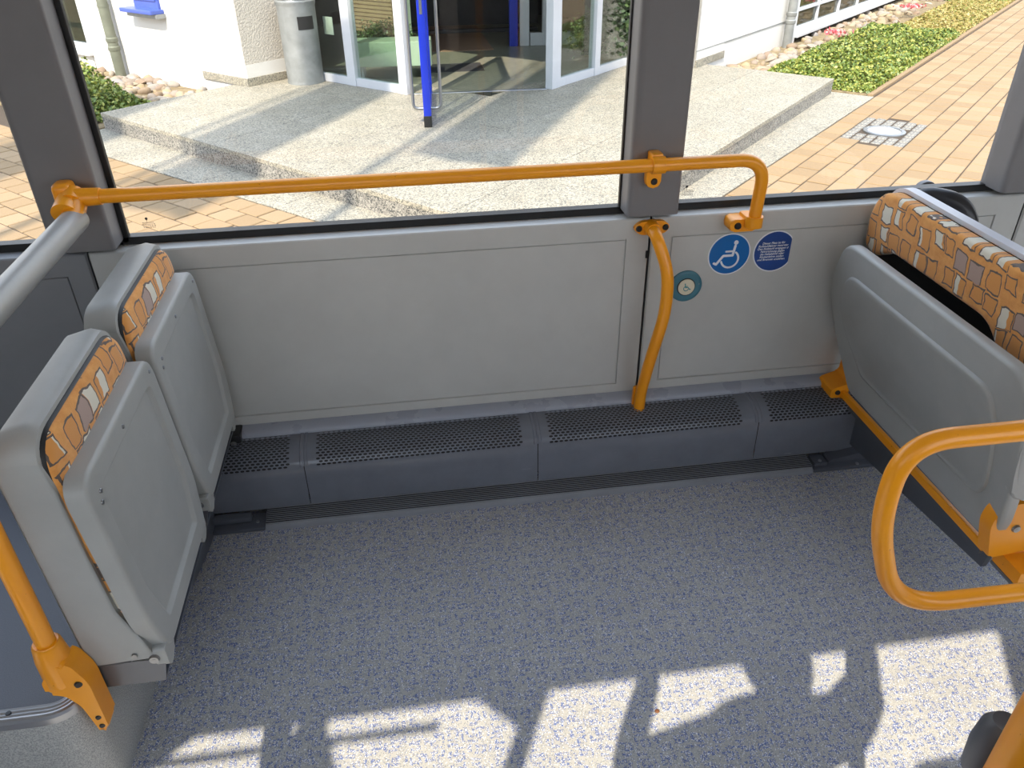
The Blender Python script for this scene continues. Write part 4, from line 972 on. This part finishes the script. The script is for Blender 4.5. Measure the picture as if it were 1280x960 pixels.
foliage('shrub_bed', 'low bright green leafy shrubs beside the paved path right of the platform', 38000, mound(5.85, 10.6, -.16, 1.15, .26), .042, 'leaf_green')
foliage('shrub_bed', 'green leafy bush by the left window pillar, in front of the stones', 15000, mound(.12, .95, 5.80, 8.6, .48), .045, 'leaf_green')
foliage('flowers', 'small red blossoms among the shrubs by the grey downpipe', 260, lambda: random.choice([UV(8.35 + random.gauss(0, .09), 1.05 + random.gauss(0, .07), GZ + .22 + random.uniform(0, .06)), UV(12.2 + random.gauss(0, .12), .95 + random.gauss(0, .08), GZ + .2)]), .05, 'petal', 'flowers')
foliage('dry_grass', 'strip of yellow dry grass along the path beyond the shrubs', 30000, lambda: UV(9.8 + random.random() * 6.5, -.14 + random.random() * .95, GZ + .012 + random.random() * .045), .06, 'grass', 'grass')
foliage('lawn', 'patch of green grass at the far end of the path, upper right', 16000, lambda: UV(15 + random.random() * 8, -.14 + random.random() * 1.6, GZ + .012 + random.random() * .05), .07, 'grass_green', 'grass')
# indoor plants behind the glazing
def ball(c, r, h): return lambda: Vector(c) + Vector((random.gauss(0, r), random.gauss(0, r), abs(random.gauss(h, h * .4))))
c_ = UV(3.35, 4.75); foliage('hall_plant', 'dark bushy plant behind the left entrance glazing', 3600, ball((c_.x, c_.y, .03), .13, .15), .035, 'leaf_dark')
c_ = UV(5.0, 2.95); foliage('hall_plant', 'green plant behind the first pane right of the doorway', 2200, ball((c_.x, c_.y, -.1), .10, .24), .04, 'leaf_dark')
c_ = UV(5.15, 2.75); foliage('hall_plant', 'tall narrow-leaved plant behind the glazing next to the bus pillar', 3200, ball((c_.x + .1, c_.y + .0, -.1), .15, .5), .07, 'leaf_dark')
# unseen flagpoles with banners, placed behind the bus to throw shade on the steps
for k_, (fx_, fy_) in enumerate(((-4.04, -1.5), (-6.50, -1.86), (-8.96, -2.22))):
    fp = empty('flagpole', (fx_, fy_, GZ), ['flagpole with white banner, right one of the row on the far side of the bus', 'flagpole with white banner, middle one of the row on the far side of the bus', 'flagpole with white banner, left one of the row on the far side of the bus'][k_], 'flagpole', 'flagpoles on the far side of the bus')
    bm = B(); tube(bm, [(0, 0, 0), (0, 0, 7), (0, 0, 14.6)], .05, 16, True, [.055, .05, .04]); obj('pole', bm, 'alu', fp)
    e_ = Vector((.80, -.60, 0)); bm = B(); prev = None
    for q in range(13):
        d_ = .12 + q / 12 * .93; p_ = e_ * d_ + Vector((.6, .8, 0)) * .03 * math.sin(q * .9); cur = [bm.verts.new((p_.x, p_.y, z_)) for z_ in (9.75, 14.4)]
        if prev: bm.faces.new((prev[0], cur[0], cur[1], prev[1]))
        prev = cur
    obj('banner', bm, 'bus_white', fp); bm = B(); cyl(bm, (0, 0, 14.42), (e_.x * 1.06, e_.y * 1.06, 14.42), .02); obj('banner_arm', bm, 'alu', fp)
# ---------------- the photographer, standing behind the camera ----------------
def joint(xb, zb, y): return Vector((xb + .5 * (y + .38), y, zb - 1.2 * (y + .38)))
def skin(name, verts, edges, radii, mat, parent, root=0, sub=2):
    me = bpy.data.meshes.new(name); me.from_pydata([tuple(v_) for v_ in verts], edges, []); o = bpy.data.objects.new(name, me); C.objects.link(o); o.parent = parent
    md = o.modifiers.new('skin', 'SKIN'); md.use_smooth_shade = True
    for i, r_ in enumerate(radii): d_ = me.skin_vertices[0].data[i]; d_.radius = r_ if isinstance(r_, tuple) else (r_, r_); d_.use_root = (i == root)
    sb = o.modifiers.new('sub', 'SUBSURF'); sb.levels = sub; sb.render_levels = sub; me.materials.append(M[mat]); return o
plastic('cloth_navy', (.03, .04, .08, 1), .9, .1, 400, .3); plastic('skin_tone', (.55, .33, .23, 1), .5, .05, 400, .1); plastic('hair', (.05, .03, .02, 1), .7, .3, 400, .4); plastic('jeans', (.05, .08, .16, 1), .9, .2, 500, .3)
pr = empty('person', (.13, -.27, 0), 'person in navy shirt and jeans standing behind the camera, one hand on the near pole', 'person')
po = Vector((-.13, .27, 0))
J = dict(pel=(.12, -.20, .93), wai=(.12, -.20, 1.10), che=(.12, -.20, 1.32), neb=(.12, -.24, 1.46), nec=(.122, -.22, 1.53), ls=(-.035, -.24, 1.43), le=(-.17, -.12, 1.26), lw=(-.115, -.045, 1.47), rs=(.275, -.24, 1.44), re=(.44, -.04, 1.31), rw=(.555, .22, 1.47),
 lh=(.03, -.20, .90), lk=(.0, -.25, .50), la=(-.01, -.28, .09), lt=(-.02, -.14, .045), rh=(.21, -.20, .90), rk=(.25, -.25, .50), ra=(.26, -.28, .09), rt=(.28, -.14, .045))
V = {k_: Vector(q) + po for k_, q in J.items()}
def body(name, keys, links, rad, mat): return skin(name, [V[q] for q in keys], [(keys.index(a_), keys.index(b_)) for a_, b_ in links], rad, mat, pr)
body('body', ['pel', 'wai', 'che', 'neb', 'nec', 'ls', 'le', 'lw', 'rs', 're', 'rw', 'lh', 'lk', 'la', 'lt', 'rh', 'rk', 'ra', 'rt'],
 [('pel', 'wai'), ('wai', 'che'), ('che', 'neb'), ('neb', 'nec'), ('neb', 'ls'), ('ls', 'le'), ('le', 'lw'), ('neb', 'rs'), ('rs', 're'), ('re', 'rw'), ('pel', 'lh'), ('lh', 'lk'), ('lk', 'la'), ('la', 'lt'), ('pel', 'rh'), ('rh', 'rk'), ('rk', 'ra'), ('ra', 'rt')],
 [(.14, .10), (.13, .10), (.15, .11), (.07, .07), .052, .060, .042, .029, .060, .042, .029, .085, .058, .040, .034, .085, .058, .040, .034], 'skin_tone')
body('shirt', ['wai', 'che', 'neb', 'ls', 'le', 'rs', 're', 'pel'], [('pel', 'wai'), ('wai', 'che'), ('che', 'neb'), ('neb', 'ls'), ('ls', 'le'), ('neb', 'rs'), ('rs', 're')], [(.145, .115), (.165, .125), (.085, .08), .072, .054, .072, .054, (.155, .115)], 'cloth_navy')
body('trousers', ['pel', 'lh', 'lk', 'la', 'rh', 'rk', 'ra'], [('pel', 'lh'), ('lh', 'lk'), ('lk', 'la'), ('pel', 'rh'), ('rh', 'rk'), ('rk', 'ra')], [(.15, .115), .098, .070, .055, .098, .070, .055], 'jeans')
for s_ in ('l', 'r'):
    body('shoe', [s_ + 'a', s_ + 't'], [(s_ + 'a', s_ + 't')], [.052, .045], 'skirt_dark')
hc = Vector((.125, -.205, 1.645)) + po
bm = B(); bmesh.ops.create_uvsphere(bm, u_segments=32, v_segments=24, radius=1)
for v_ in bm.verts:
    c_ = v_.co.copy(); w = .074 * (1 - .22 * max(0, -c_.z)); x_ = c_.x * w; y_ = c_.y * .093; z_ = c_.z * .115
    if c_.y > 0: y_ += .018 * math.exp(-((c_.x / .16) ** 2 + ((c_.z + .12) / .22) ** 2)) + .006 * math.exp(-((c_.x / .3) ** 2 + ((c_.z + .5) / .1) ** 2)) - .008 * math.exp(-(((abs(c_.x) - .42) / .2) ** 2 + ((c_.z - .08) / .14) ** 2))
    v_.co = Vector((x_, y_, z_)) + hc
obj('head', bm, 'skin_tone', pr, sm=180)
bm = B(); bmesh.ops.create_uvsphere(bm, u_segments=28, v_segments=18, radius=1)
for v_ in bm.verts: c_ = v_.co; v_.co = Vector((c_.x * .082, min(c_.y, .62) * .102 - .010, max(c_.z, -.35 if c_.y < 0 else .38) * .125 + .004)) + hc
obj('hair', bm, 'hair', pr, sm=180)
for sx in (-1, 1):
    bm = B(); bmesh.ops.create_uvsphere(bm, u_segments=12, v_segments=8, radius=.011, matrix=Matrix.Translation(hc + Vector((sx * .031, .076, .010)))); obj('eye', bm, 'print_white', pr, sm=180)
    bm = B(); bmesh.ops.create_uvsphere(bm, u_segments=12, v_segments=8, radius=1, matrix=Matrix.Translation(hc + Vector((sx * .076, -.002, -.005))) @ Matrix.Diagonal((.010, .018, .03, 1))); obj('ear', bm, 'skin_tone', pr, sm=180)
def hand(w, palm_dir, spread, curl, name='hand'):
    w = Vector(w) + po; d = Vector(palm_dir).normalized(); sp_ = Vector(spread).normalized(); cu_ = Vector(curl).normalized()
    vs_h = [w, w + d * .045, w + d * .075]; ed = [(0, 1), (1, 2)]; rd_ = [.024, (.034, .018), (.034, .016)]
    for k_, (o_, L_) in enumerate(((-.028, .072), (-.010, .080), (.009, .075), (.027, .060))):
        b0 = len(vs_h); p0 = w + d * .082 + sp_ * o_; p1 = p0 + d * L_ * .42 + cu_ * L_ * .18; p2 = p1 + d * L_ * .08 + cu_ * L_ * .36; p3 = p2 - d * L_ * .18 + cu_ * L_ * .16; vs_h += [p0, p1, p2, p3]; ed += [(2, b0), (b0, b0 + 1), (b0 + 1, b0 + 2), (b0 + 2, b0 + 3)]; rd_ += [.0095, .009, .0082, .007]
    b0 = len(vs_h); t0 = w + d * .03 - sp_ * .034; vs_h += [t0, t0 - sp_ * .018 + d * .03 + cu_ * .012, t0 - sp_ * .008 + d * .055 + cu_ * .03]; ed += [(1, b0), (b0, b0 + 1), (b0 + 1, b0 + 2)]; rd_ += [.012, .0105, .009]
    skin(name, vs_h, ed, rd_, 'skin_tone', pr)
hand((.555, .22, 1.47), (.05, 1, .3), (0, -.3, 1), (.9, .2, 0)); hand((-.115, -.045, 1.47), (.15, .05, 1), (-1, 0, .2), (.8, -.2, .2))
ph_ = empty('mobile_phone', (0, -.030, 1.60), 'dark mobile phone held upright at the camera position', 'phone')
bm = B(); box(bm, -.036, .036, -.009, 0, -.12, .035, .004, 3); obj('case', bm, 'black', ph_); bm = B(); box(bm, -.033, .033, -.0095, -.009, -.115, .03); obj('screen', bm, 'screw_dark', ph_, sm=0)
# disc-shaped reflector or cap outside the right window
bm = B(); pts = [(-.03, 0), (.03, 0), (.03, .02)] + [(.03 * math.cos(math.radians(q)), .02 + .022 * math.sin(math.radians(q))) for q in range(15, 166, 15)] + [(-.03, .02)]
prism(bm, pts, 'y', -.01, .01, .003); o = tag(obj('mirror_cap', bm, 'pillar_grey'), 'small grey rounded cap showing above the lower edge of the right window', 'cap'); o.location = (1.602, 2.17, .80)
